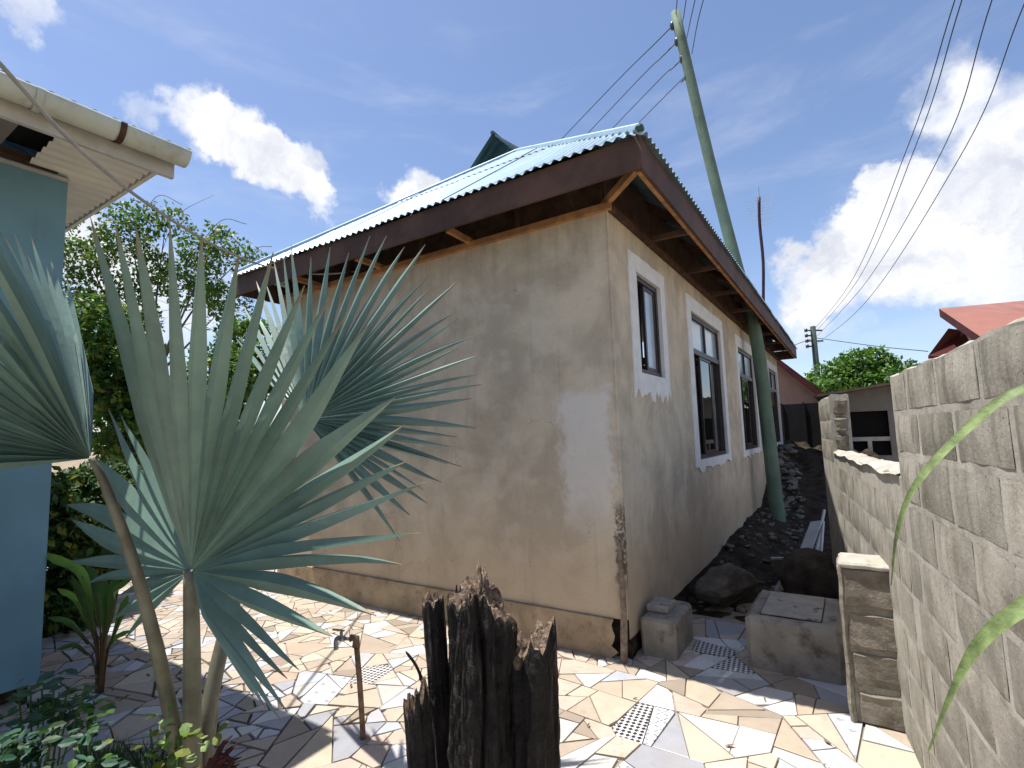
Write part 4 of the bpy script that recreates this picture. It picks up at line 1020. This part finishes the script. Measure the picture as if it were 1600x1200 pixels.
# ------------------------------------------------------------------ silver fan palm
pbase = Vector((-.875, -2.359, 0))
PM = thing('fan_palm', tuple(pbase), 'silver blue fan palm with huge pleated leaves in the left foreground', 'palm')
def frond(hub, tips, petiole, prad, nseg, split, seed, nhint, pleat=.010, arch=.0, wmul=1.0, thin=0.0):
    rr = random.Random(seed)
    P_ = catmull(petiole, 6); q = MB(); n = len(P_)
    q.tube(P_, [prad[0]+(prad[1]-prad[0])*i/(n-1) for i in range(n)], 10)
    fr = q.make('frond', M['petiole'], PM, True)
    D = [Vector(t)-hub for t in tips]; m_ = len(D)-1
    def dirlen(u):
        u = max(0, min(m_-1e-6, u)); i = int(u); f = u-i; a, c = D[i], D[i+1]
        L = a.length*(1-f)+c.length*f; d = a.normalized().lerp(c.normalized(), f).normalized(); return d, L
    # one leaflet per measured tip, with further ones between widely spaced tips
    seq = [(0, True)]
    for i in range(m_):
        g_ = D[i].angle(D[i+1]); k_ = max(1, round(g_/nseg)); seq += [(i+f/k_, f == k_) for f in range(1, k_+1)]
    us = [q_[0] for q_ in seq]; mids = [us[0]-.3]+[(a+c)/2 for a, c in zip(us, us[1:])]+[us[-1]+.3]
    def dl(u):
        if u < 0: d = dirlen(0)[0]; e_ = dirlen(.4)[0]; return (d+(d-e_)*(-u/.4)).normalized()
        if u > m_: d = dirlen(m_)[0]; e_ = dirlen(m_-.4)[0]; return (d+(d-e_)*((u-m_)/.4)).normalized()
        return dirlen(u)[0]
    bd = [dl(u) for u in mids]; nseg_ = len(us)
    for k in range(nseg_):
        d, L = dirlen(us[k])
        tip = D[int(round(us[k]))].copy() if seq[k][1] else d*L*rr.uniform(.86, .98)
        L = tip.length
        nr = bd[k].cross(bd[k+1]).normalized()
        if nr.dot(nhint-hub) < 0: nr = -nr
        sp = split*rr.uniform(.9, 1.1)*(1-thin*max(0, us[k]/m_-.5)*2); V = []; Fc = []
        wa = bd[k].angle(bd[k+1]); hw0 = math.tan(wa/2)*L*sp*wmul
        ns = 15; 
        side0 = (bd[k+1]-bd[k]).normalized(); Rr = L*sp
        sag = rr.uniform(-.02, .05)*L+arch*L
        tw = rr.uniform(-.25, .25)
        for j in range(ns+1):
            s = .012+(1-.012)*j/ns
            if s <= sp:
                l = hub+bd[k]*(s*L); r = hub+bd[k+1]*(s*L); c = (l+r)/2+nr*(pleat*min(1, s*5)*(.3+1.1*s/sp))
            else:
                t = (s-sp)/(1-sp)
                base = (bd[k]+bd[k+1]).normalized()*(s*L); aim = tip*s
                c = hub+base.lerp(aim, min(1, t*1.3))
                hw = hw0*(1+.9*t*(1-t))*(1-t)**.8+.0012
                sd = (side0*math.cos(tw*t)+nr*math.sin(tw*t))
                c = c+Vector((0, 0, -1))*sag*t*t-Vector((0, 0, -1))*0
                fold = pleat*1.4*(1-t)**.7
                l = c-sd*hw; r = c+sd*hw; c = c+nr*fold
            V += [hub*0+l, c, r]
        for j in range(ns): Fc += [(3*j, 3*j+1, 3*j+4, 3*j+3), (3*j+1, 3*j+2, 3*j+5, 3*j+4)]
        lo = mesh('leaflet', V, Fc, M['palm'], fr, False)
        at_ = lo.data.attributes.new('along', 'FLOAT', 'POINT'); at_.data.foreach_set('value', [(.012+(1-.012)*(q_//3)/ns) for q_ in range(len(V))])
    return fr
def A_(l): return [at(*p) for p in l]
crown = at(300, 1270, 2.0)
hubA = at(298, 892, 1.90)
frond(hubA, A_([(195, 990, 2.2), (180, 958, 2.3), (188, 925, 2.4), (140, 895, 2.55), (108, 878, 2.65), (112, 820, 2.7), (105, 770, 2.7), (168, 645, 2.65), (188, 648, 2.5), (229, 632, 2.3)]),
      [at(298, 905, 1.93), at(298, 898, 1.91), hubA], [.012, .010], .20, .50, 5, CAM, pleat=.012)
frond(hubA, A_([(229, 632, 2.08), (165, 440, 1.80), (141, 330, 1.50), (180, 328, 1.4), (212, 335, 1.34), (265, 338, 1.30), (316, 352, 1.28), (374, 368, 1.28), (427, 390, 1.30),
     (476, 430, 1.33), (513, 455, 1.36), (540, 490, 1.40), (575, 515, 1.45), (618, 604, 1.58), (634, 672, 1.62), (665, 760, 1.5), (655, 826, 1.36), (628, 846, 1.28), (588, 932, 1.27), (520, 988, 1.32), (468, 1040, 1.42), (450, 1108, 1.52), (440, 1128, 1.6), (400, 1090, 1.74)]),
      [crown, at(300, 1180, 1.97), at(300, 1030, 1.92), hubA], [.040, .025], .115, .57, 6, CAM, pleat=.022, thin=.42)
hubB = at(477, 655, 2.60)
frond(hubB, A_([(625, 835, 2.6), (640, 808, 2.6), (668, 788, 2.62), (690, 757, 2.64), (700, 725, 2.66), (722, 728, 2.66), (745, 662, 2.68), (738, 625, 2.7), (752, 597, 2.72), (750, 553, 2.75), (742, 512, 2.8), (716, 440, 2.85), (665, 384, 2.9),
     (604, 358, 2.9), (578, 366, 2.9), (545, 392, 2.88), (516, 386, 2.9), (486, 405, 2.92), (455, 372, 2.95), (428, 405, 3.1), (400, 440, 3.2), (380, 480, 3.3), (368, 530, 3.35)]),
      [at(308, 1260, 2.05), at(322, 1130, 2.1), at(360, 960, 2.25), at(420, 790, 2.45), hubB+Vector((0, 0, -.03)), hubB], [.036, .018], .10, .44, 8, CAM, pleat=.018)
hubC = at(142, 716, 1.72)
frond(hubC, A_([(-190, 742, 1.12), (-230, 690, 1.10), (-240, 610, 1.10), (-230, 520, 1.12), (-200, 440, 1.14), (-150, 370, 1.18), (-95, 330, 1.22), (-45, 330, 1.26), (8, 366, 1.75), (48, 374, 1.95), (80, 402, 2.1), (104, 432, 2.2), (128, 540, 2.2)]),
      [at(288, 1260, 2.0), at(262, 1090, 1.93), at(215, 900, 1.82), at(165, 760, 1.74), hubC], [.031, .009], .075, .58, 9, CAM, pleat=.016)
# old petiole stub and leaf base fibres
b = MB(); b.tube(catmull([at(315, 1260, 2.05), at(330, 1120, 2.15), at(352, 960, 2.3), at(362, 940, 2.35)], 5), [.026]*6+[.02]*6+[.012]*4, 8); b.make('petiole', M['petiole'], PM, True)
b = MB(); b.tube([pbase+Vector((0, 0, -.05)), pbase+Vector((0, 0, .10)), crown+Vector((0, 0, .12))], [.16, .13, .075], 14); b.make('trunk', M['boot'], PM, True)
for k in range(26):
    a = R.uniform(-.5, 1.2); p = at(R.uniform(322, 345), R.uniform(1190, 1240), 1.95); q = p+cr*R.uniform(.02, .09)+Vector((0, 0, R.uniform(.02, .12)))
    b = MB(); b.tube([p, p.lerp(q, .6)+Vector((0, 0, .02)), q], [.012, .008, .002], 4); b.make('fibre', M['boot'], PM)
b = MB()
for k in range(14):
    p = at(R.uniform(395, 435), R.uniform(770, 830), 2.0); b.tube(catmull([p, p+Vector((.01, 0, -.08)), p+Vector((R.uniform(-.03, .03), 0, R.uniform(-.16, -.3)))], 3), .0009, 3)
o = b.make('loose_thread', M['rope'], PM)

# ------------------------------------------------------------------ foliage
def leaves(name, blobs_, n, size, mats, parent, seed, shape='leaf', thick=1.0, up=.3, surf=.55, flat=.5):
    rr = random.Random(seed); V = []; Fc = []; fm = []
    tot = sum(b_[1][0]*b_[1][1]*b_[1][2] for b_ in blobs_)
    for (c, r) in [(Vector(b_[0]), b_[1]) for b_ in blobs_]:
        cnt = int(n*(r[0]*r[1]*r[2])/tot)
        for k in range(cnt):
            d = Vector((rr.gauss(0, 1), rr.gauss(0, 1), rr.gauss(0, 1))).normalized()*(rr.random()**.5 if rr.random() > surf else rr.uniform(.8, 1.05))
            p = c+Vector((d.x*r[0], d.y*r[1], d.z*r[2]))
            if noise.noise(p*(1.6/max(.25, min(r)))) < -.12*thick: continue
            ax = Vector((rr.gauss(0, 1), rr.gauss(0, 1), rr.gauss(0, 1)-.3)).normalized(); s = size*rr.uniform(.6, 1.35)
            nr = (Vector((rr.gauss(0, flat), rr.gauss(0, flat), 1))+d*.3).normalized(); sd = ax.cross(nr).normalized(); w = s*.30
            k0 = len(V); V += [p, p+ax*s*.5+sd*w+nr*s*.04, p+ax*s, p+ax*s*.5-sd*w+nr*s*.04]; Fc += [(k0, k0+1, k0+2, k0+3)]
            fm.append(min(len(mats)-1, int(rr.random()**1.5*len(mats))))
    return mesh(name, V, Fc, None, parent, False, mats=mats, fm=fm)
def limbs(name, base, tips_, r, mat, parent, seed):
    rr = random.Random(seed); q = MB()
    for t_ in tips_:
        base_, t_ = Vector(base), Vector(t_); mid = base_.lerp(t_, .5)+Vector((rr.uniform(-.2, .2), rr.uniform(-.2, .2), .1))*(t_-base_).length*.3
        pp = catmull([base_, mid, t_], 5); q.tube(pp, [r*(1-.85*i/(len(pp)-1)) for i in range(len(pp))], 6)
        for k in range(5):
            i = rr.randrange(4, len(pp)); e = pp[i]+Vector((rr.gauss(0, 1), rr.gauss(0, 1), rr.gauss(.3, 1)))*(t_-base_).length*.12
            q.tube([pp[i], pp[i].lerp(e, .5)+Vector((0, 0, .03)), e], [r*.22, r*.14, r*.05], 4)
    return q.make(name, mat, parent, True)
def tree(name, base, blobs_, n, size, mats, label, cat, seed, r=.12, thick=1.0, surf=.5, group=None):
    t = thing(name, base, label, cat, group); b0 = Vector(base); cen = sum((Vector(b_[0]) for b_ in blobs_), Vector())/len(blobs_)
    fork = Vector((b0.x*.6+cen.x*.4, b0.y*.6+cen.y*.4, b0.z+(min(b_[0][2] for b_ in blobs_)-b0.z)*.7+.05))
    q = MB(); q.tube(catmull([b0, b0.lerp(fork, .5)+Vector((.04, .02, 0)), fork], 4), [r*(1-.35*i/8) for i in range(9)], 8); q.make('trunk', M['bark'], t, True)
    limbs('branch', fork, [b_[0] for b_ in blobs_], r*.6, M['bark'], t, seed)
    leaves('crown', blobs_, n, size, mats, t, seed, thick=thick, surf=surf)
    return t
def bl(px, py, d, r): p = at(px, py, d); return (tuple(p), r if isinstance(r, tuple) else (r, r, r))
def foot(px, d): p = at(px, 700, d); return (p.x, p.y, 0)
LIT = [M['leafmid'], M['leaflit'], M['leafyel']]; DK = [M['leafdark'], M['leafmid'], M['leaflit']]
tree('tall_sparse_tree', foot(235, 9.5), [bl(200, 350, 9.5, (.55, .5, .4)), bl(260, 345, 9.5, (.4, .5, .3)), bl(330, 390, 9.3, (.55, .5, .45)), bl(130, 390, 9.2, (.6, .5, .5)), bl(215, 420, 9.6, (.7, .6, .5)), bl(300, 440, 9.6, (.7, .5, .5)), bl(120, 470, 9.2, (.6, .5, .5)), bl(380, 400, 9.8, (.4, .4, .3)), bl(350, 480, 9.7, (.6, .5, .5)), bl(190, 500, 9.6, (.8, .6, .6))],
     17000, .085, LIT, 'tall airy tree with thin light foliage showing above the palm leaves at left', 'tree', 11, .05, 1.0, .35)
tree('leafy_tree', foot(165, 7.2), [bl(150, 500, 7.2, (.45, .5, .35)), bl(190, 560, 7.2, (.5, .5, .4)), bl(200, 620, 7.1, (.5, .5, .4)), bl(150, 590, 7.3, (.55, .5, .5)), bl(210, 680, 7.1, (.5, .5, .4)), bl(270, 640, 7.4, (.6, .5, .5)), bl(340, 620, 8.0, (.8, .5, .8)), bl(390, 560, 8.6, (.6, .5, .7)), bl(90, 560, 7.4, (.6, .5, .7))],
     26000, .10, [M['leafmid'], M['leaflit'], M['leaflit'], M['leafyel']], 'dense bright green tree behind the palm between the two houses', 'tree', 12, .09)
tree('dark_hedge_shrub', foot(130, 5.4), [bl(110, 800, 4.9, (.35, .4, .4)), bl(90, 900, 4.6, (.3, .35, .4)), bl(150, 850, 5.2, (.4, .4, .45)), bl(100, 980, 4.5, (.3, .3, .3)), bl(160, 770, 5.4, (.4, .4, .3)), bl(60, 850, 4.4, (.25, .3, .6))],
     15000, .085, [M['leafdark'], M['leafdark'], M['leafmid'], M['leafyel']], 'dark bushy shrub with yellow green leaves beside the teal wall', 'shrub', 13, .04)
tree('back_shrub', foot(250, 9.5), [bl(190, 760, 9.6, (.9, .6, .7)), bl(300, 780, 9.4, (.9, .6, .7)), bl(400, 760, 8.4, (.7, .6, .9)), bl(240, 700, 9.8, (1.0, .7, .8))],
     14000, .10, [M['leafdark'], M['leafdark'], M['leafmid']], 'dark shrub at the back of the yard between the houses', 'shrub', 14, .05)
t4 = tree('round_green_tree', foot(1345, 24), [bl(1310, 590, 24, (1.3, 1.2, .8)), bl(1350, 572, 24, (1.3, 1.2, .8)), bl(1395, 580, 24, (1.0, 1.2, .6)), bl(1370, 600, 23, (1.6, 1.2, .7)), bl(1300, 610, 23, (1.0, 1.0, .6))],
     12000, .22, [M['leafmid'], M['leaflit'], M['leaflit']], 'rounded bright green tree above the grey outbuilding roof', 'tree', 15, .2)
# small bare arching twigs
tw = thing('hanging_vine', tuple(at(330, 380, 9.0)), 'bare arching twigs sticking out right of the airy tree', 'vine')
for (pp) in [[(300, 400), (345, 345), (385, 350)], [(300, 420), (350, 372), (375, 380)], [(225, 330), (250, 305), (285, 320)], [(310, 420), (330, 400), (365, 402)], [(370, 440), (400, 390), (425, 385)]]:
    q = MB(); q.tube(catmull([at(*p, 9.0) for p in pp], 6), .006, 4); q.make('twig', M['bark'], tw)

def ribbon(path, widths, fold, nr_hint, name, mat, parent):
    P_ = catmull(path, 5); n = len(P_); V = []; Fc = []
    for i, p in enumerate(P_):
        u = i/(n-1)*(len(widths)-1); k = min(int(u), len(widths)-2); w = widths[k]+(widths[k+1]-widths[k])*(u-k)
        d = (P_[min(i+1, n-1)]-P_[max(i-1, 0)]).normalized(); nr = (nr_hint-nr_hint.dot(d)*d).normalized(); sd = d.cross(nr)
        V += [p-sd*w/2+nr*fold*w, p, p+sd*w/2+nr*fold*w]
    for i in range(n-1): Fc += [(3*i, 3*i+1, 3*i+4, 3*i+3), (3*i+1, 3*i+2, 3*i+5, 3*i+4)]
    return mesh(name, V, Fc, mat, parent, True)
# canna by the teal wall
cb = gp(158, 1085)
CP = thing('canna_plant', tuple(cb), 'young broad leaved plant with upright green leaves and reddish stems by the teal wall', 'plant')
dC = (cb-CAM).dot(cf)
canna = [([(150, 1082), (152, 1000), (128, 900), (62, 862)], .13), ([(155, 1082), (158, 1000), (150, 930), (135, 880)], .14), ([(158, 1082), (165, 1000), (180, 930), (207, 905)], .15), ([(160, 1082), (168, 1020), (190, 960), (200, 930)], .10),
         ([(152, 1082), (150, 1020), (110, 975), (75, 965)], .08), ([(156, 1082), (160, 1010), (166, 950), (160, 895)], .12), ([(153, 1082), (148, 1000), (120, 940), (90, 920)], .09)]
canna += [([(157, 1082), (162, 1010), (172, 960), (185, 885)], .11), ([(154, 1082), (150, 1010), (138, 960), (112, 900)], .10), ([(157, 1082), (160, 1030), (178, 1000), (205, 985)], .08), ([(153, 1082), (145, 1030), (118, 1010), (88, 1015)], .07)]
for k, (pp, w) in enumerate(canna):
    path = [at(x, y, dC+(.12*math.sin(k*2.3))*i/3) for i, (x, y) in enumerate(pp)]
    q = MB(); q.tube(catmull(path[:3], 5), [.008]*6+[.005]*5, 6); st_ = q.make('stem', material('reddish_stem', (.12, .07, .03), .6, .3) if k == 0 else bpy.data.materials['reddish_stem'], CP, True)
    ribbon([path[1].lerp(path[2], .3), path[2], path[2].lerp(path[3], .6), path[3]], [.015, w*.42, w*.46, .006], .35, (CAM-path[3]).normalized()+Vector((0, 0, .8)), 'leaf', M['leafmid'] if k % 3 else M['leaflit'], st_)
# low herb
def herb(name, px, py, d, spread, n, size, mats, label, seed, h=.25, root=None):
    rr = random.Random(seed); b0 = at(px, py, d); b0.z = 0
    t = thing(name, tuple(b0), label, 'plant'); top = at(px, py, d)
    V = []; Fc = []; fm = []; q = MB()
    for s_ in range(max(3, n//9)):
        e = top+Vector((rr.gauss(0, spread), rr.gauss(0, spread*.6), rr.uniform(-spread*.8, spread*.8)))
        q.tube(catmull([b0+Vector((rr.gauss(0, .03), rr.gauss(0, .03), 0)), b0.lerp(e, .6)+Vector((rr.gauss(0, .02), 0, .03)), e], 3), .0035, 4)
        for k in range(9):
            p = e+Vector((rr.gauss(0, .045), rr.gauss(0, .045), rr.gauss(-.01, .03)))*(size/.05)
            a = rr.uniform(0, 6.28); ax = Vector((math.cos(a), math.sin(a), rr.uniform(-.3, .4))).normalized(); nr = Vector((rr.gauss(0, .45), rr.gauss(0, .45), 1)).normalized(); sd = ax.cross(nr).normalized(); s = size*rr.uniform(.7, 1.3)
            k0 = len(V)
            V += [p, p+ax*s*.3+sd*s*.25+nr*s*.05, p+ax*s*.7+sd*s*.24+nr*s*.03, p+ax*s, p+ax*s*.7-sd*s*.24+nr*s*.03, p+ax*s*.3-sd*s*.25+nr*s*.05, p+ax*s*.5-nr*s*.02]
            Fc += [(k0+i, k0+(i+1) % 6, k0+6) for i in range(6)]; fm += [rr.randrange(len(mats))]*6
    q.make('stem', M['leafmid'], t); mesh('foliage', V, Fc, None, t, False, mats=mats, fm=fm)
    return t
herb('leafy_shrub', 20, 1175, 1.75, .10, 190, .05, [M['leafblue'], M['leafdark'], M['leafblue']], 'blue green leafy shrub filling the bottom left corner', 21)
herb('trailing_shrub', 75, 1090, 2.1, .09, 120, .055, [M['leafblue'], M['leafblue'], M['leafmid']], 'thin stemmed blue green seedling in front of the teal wall base', 22)
herb('small_weed', 142, 1098, 2.55, .05, 60, .055, [M['leafmid'], M['leaflit']], 'small green weed rooted in the paving in front of the canna', 23)
herb('sunlit_sprig', 262, 1165, 1.75, .055, 60, .055, [M['leaflit'], M['leafyel'], M['blade']], 'bright yellow green sunlit sprig at the foot of the palm', 24)
herb('pale_seedling', 130, 1180, 1.7, .06, 45, .045, [M['leafblue'], M['leafmid']], 'pale green seedling between the corner shrub and the palm', 25)
V = []; Fc = []
for k in range(2600):
    p = gp(R.uniform(120, 285), R.uniform(1178, 1330)); p.z = 0; 
    if noise.noise(p*3) < -.25: continue
    h = R.uniform(.04, .11); a = R.uniform(0, 6.28); e = p+Vector((math.cos(a)*h*.5, math.sin(a)*h*.5, h)); s = Vector((-math.sin(a), math.cos(a), 0))*.003
    k0 = len(V); V += [p-s, p+s, e]; Fc.append((k0, k0+1, k0+2))
o = mesh('grass', V, Fc, M['leafmid'], None); props(o, 'fine green grass at the foot of the palm', 'grass', kind='stuff')

# fallen dry leaves on the paving
LM = material('dry_leaf', (.16, .10, .05), .8, .4, 10)
for k in range(46):
    x, y = (R.uniform(-4.2, 1.2), R.uniform(-2.2, -.05))
    if k % 3 == 0: x, y = R.uniform(-3, -1), R.uniform(-2.4, -1.6)
    s_ = R.uniform(.012, .03); a = R.uniform(0, 6.28); ax = Vector((math.cos(a), math.sin(a), 0)); sd = Vector((-ax.y, ax.x, 0)); p = Vector((x, y, .016))
    V = [p-ax*s_, p-sd*s_*.4+Vector((0, 0, .006)), p+ax*s_+Vector((0, 0, .008)), p+sd*s_*.4+Vector((0, 0, .003)), p]
    if k == 0: LV = []; LF = []
    LF += [tuple(i+len(LV) for i in f) for f in ((0, 1, 4), (1, 2, 4), (2, 3, 4), (3, 0, 4))]; LV += V
o = mesh('leaf_litter', LV, LF, LM, None); props(o, 'tiny dry leaves and crumbs scattered over the broken tile paving', 'leaf litter', kind='stuff')

# two long grass blades in the right foreground
gb = Vector((1.72, -2.75, 0))
GP = thing('long_grass', tuple(at(1680, 1000, .95)), 'pair of long arching pale green blades in the right foreground', 'grass')
ribbon([at(1760, 575, .95), at(1600, 610, 1.0), at(1520, 665, 1.05), at(1435, 755, 1.1), at(1404, 830, 1.15), at(1393, 915, 1.2)], [.026, .022, .023, .017, .012, .004], .22, Vector((-.6, -.7, .5)), 'blade', M['blade'], GP)
ribbon([at(1760, 860, .72), at(1610, 945, .78), at(1535, 1005, .82), at(1490, 1080, .86), at(1450, 1178, .9)], [.025, .027, .022, .011, .003], .22, Vector((-.6, -.7, .5)), 'blade', M['blade'], GP)

# ------------------------------------------------------------------ distant buildings
def pt(px, py, yv): return hit(px, py, 1, yv)
# pink house
y0 = 13.5; p1 = pt(1224, 560, y0); p2 = pt(1284, 600, y0)
K = thing('pink_house', (p1.x, y0, 0), 'faded pink rendered house with pale green roof beyond the end of the alley', 'house')
b = MB(); xa, xb = -3.0, pt(1279, 620, y0).x; zt1 = pt(1224, 572, y0).z; zt2 = pt(1279, 612, y0).z
sl = (zt1-zt2)/(xb-p1.x)
b.hexa([(xa, y0, 0), (xb, y0, 0), (xb, y0+6, 0), (xa, y0+6, 0), (xa, y0, zt2+sl*(xb-xa)), (xb, y0, zt2), (xb, y0+6, zt2), (xa, y0+6, zt2+sl*(xb-xa))]); b.make('wall', M['pink'], K)
V = []; Fc = []
for i in range(61):
    yy = y0-.45+i*.11; h = .02*math.cos(i*math.pi/2)
    V += [(xb+.35, yy, zt2-.35*sl+.08+h), (xa, yy, zt2+sl*(xb-xa)+.08+h)]
for i in range(60): Fc.append((2*i, 2*i+2, 2*i+3, 2*i+1))
mesh('roof', V, Fc, M['roofgreen'], K)
b = MB(); b.beam((xb+.33, y0-.42, zt2-.35*sl), (xa, y0-.42, zt2+sl*(xb-xa)), .05, .16); b.make('fascia_board', M['darkred'], K)
gt = thing('black_gate', (.3, 12.2, 0), 'black sheet metal panel closing the far end of the alley', 'gate')
g1 = pt(1226, 632, 12.2); g2 = pt(1282, 622, 12.2)
b = MB(); b.box((g1.x-.1, 12.2, 0), (g2.x, 12.24, g1.z)); b.make('panel', M['gate'], gt)
b = MB()
for q_ in (g1.x-.1, (g1.x+g2.x)/2, g2.x-.05): b.box((q_, 12.16, 0), (q_+.05, 12.199, g1.z+.03))
b.make('post', M['gate'], gt)
# grey outbuilding
y0 = 10.5
K = thing('grey_outbuilding', tuple(Vector((pt(1360, 640, y0).x, y0, 0))), 'low grey block outbuilding with a dark opening seen over the low wall', 'outbuilding')
a = pt(1296, 618, y0); c = pt(1425, 597, y0); o1 = pt(1323, 644, y0); o2 = pt(1391, 682, y0); o3 = pt(1323, 700, y0); o4 = pt(1388, 700, y0)
X0_, X1_ = a.x, c.x+1.2; zt = o1.z; zb = o2.z
b = MB()
def top_at(x): return a.z+(c.z-a.z)*(x-a.x)/(c.x-a.x)
b.box((X0_, y0, 0), (o1.x, y0+.15, zt)); b.box((o2.x, y0, 0), (X1_, y0+.15, zt)); b.box((o1.x+.001, y0, 0), (o2.x-.001, y0+.15, pt(1323, 712, y0).z)); 
b.hexa([(X0_, y0, zt+.001), (X1_, y0, zt+.001), (X1_, y0+.15, zt+.001), (X0_, y0+.15, zt+.001), (X0_, y0, top_at(X0_)), (X1_, y0, top_at(X1_)), (X1_, y0+.15, top_at(X1_)), (X0_, y0+.15, top_at(X0_))])
b.make('wall', M['greyhouse'], K)
b = MB(); b.box((o1.x, y0+.02, zb-.09), (o2.x, y0+.12, zb)); b.box(((o1.x+o2.x)/2-.04, y0+.02, pt(1323, 712, y0).z), ((o1.x+o2.x)/2+.04, y0+.12, zb-.09)); b.make('sill_rail', M['board'], K)
b = MB(); b.box((X0_, y0+.16, 0), (X1_, y0+3, a.z-.1)); b.make('interior', M['black'], K)
b = MB(); b.hexa([(X0_-.3, y0-.35, top_at(X0_-.3)), (X1_+.3, y0-.35, top_at(X1_+.3)), (X1_+.3, y0+3.2, top_at(X1_+.3)), (X0_-.3, y0+3.2, top_at(X0_-.3)), (X0_-.3, y0-.35, top_at(X0_-.3)+.05), (X1_+.3, y0-.35, top_at(X1_+.3)+.05), (X1_+.3, y0+3.2, top_at(X1_+.3)+.05), (X0_-.3, y0+3.2, top_at(X0_-.3)+.05)]); b.make('roof', material('rusty_roof', (.13, .10, .08), .8, .3, 3), K)
# red roofed house
K = thing('red_roof_house', tuple(Vector((pt(1560, 640, 9).x, 9, 0))), 'house with red brown metal roof and dark red fascia behind the right wall', 'house')
A1 = pt(1467, 482, 9.0); A2 = pt(1640, 466, 12.0); A3 = pt(1560, 545, 7.2); A4 = pt(1700, 520, 8.5)
b = MB(); b.add([A1, A2, A4+Vector((1, 0, 0)), A3, A1-Vector((0, 0, .04)), A3-Vector((0, 0, .04))], [(0, 3, 2, 1)]); b.make('roof', M['roofred'], K)
b = MB(); b.hexa([A1-Vector((0, 0, .16)), A3-Vector((0, 0, .16)), A3+Vector((.03, .03, -.16)), A1+Vector((.03, .03, -.16)), A1-Vector((0, 0, .005)), A3-Vector((0, 0, .005)), A3+Vector((.03, .03, -.005)), A1+Vector((.03, .03, -.005))]); b.make('fascia_board', M['darkred'], K)
w1 = pt(1500, 500, 9.6); b = MB(); b.box((w1.x, 9.6, 0), (w1.x+3.5, 13, w1.z-.1)); b.make('wall', M['greyhouse'], K)
B1 = pt(1450, 556, 8.6); B2 = pt(1482, 513, 9.0); B3 = pt(1505, 516, 9.4); B4 = pt(1530, 560, 8.8)
b = MB(); b.add([B1, B2, B3, B4], [(0, 1, 2, 3), (3, 2, 1, 0)][:1]); b.add([B1-Vector((0, 0, .1)), B4-Vector((0, 0, .1)), B4, B1], [(0, 1, 2, 3)]); b.make('porch_roof', M['darkred'], K)
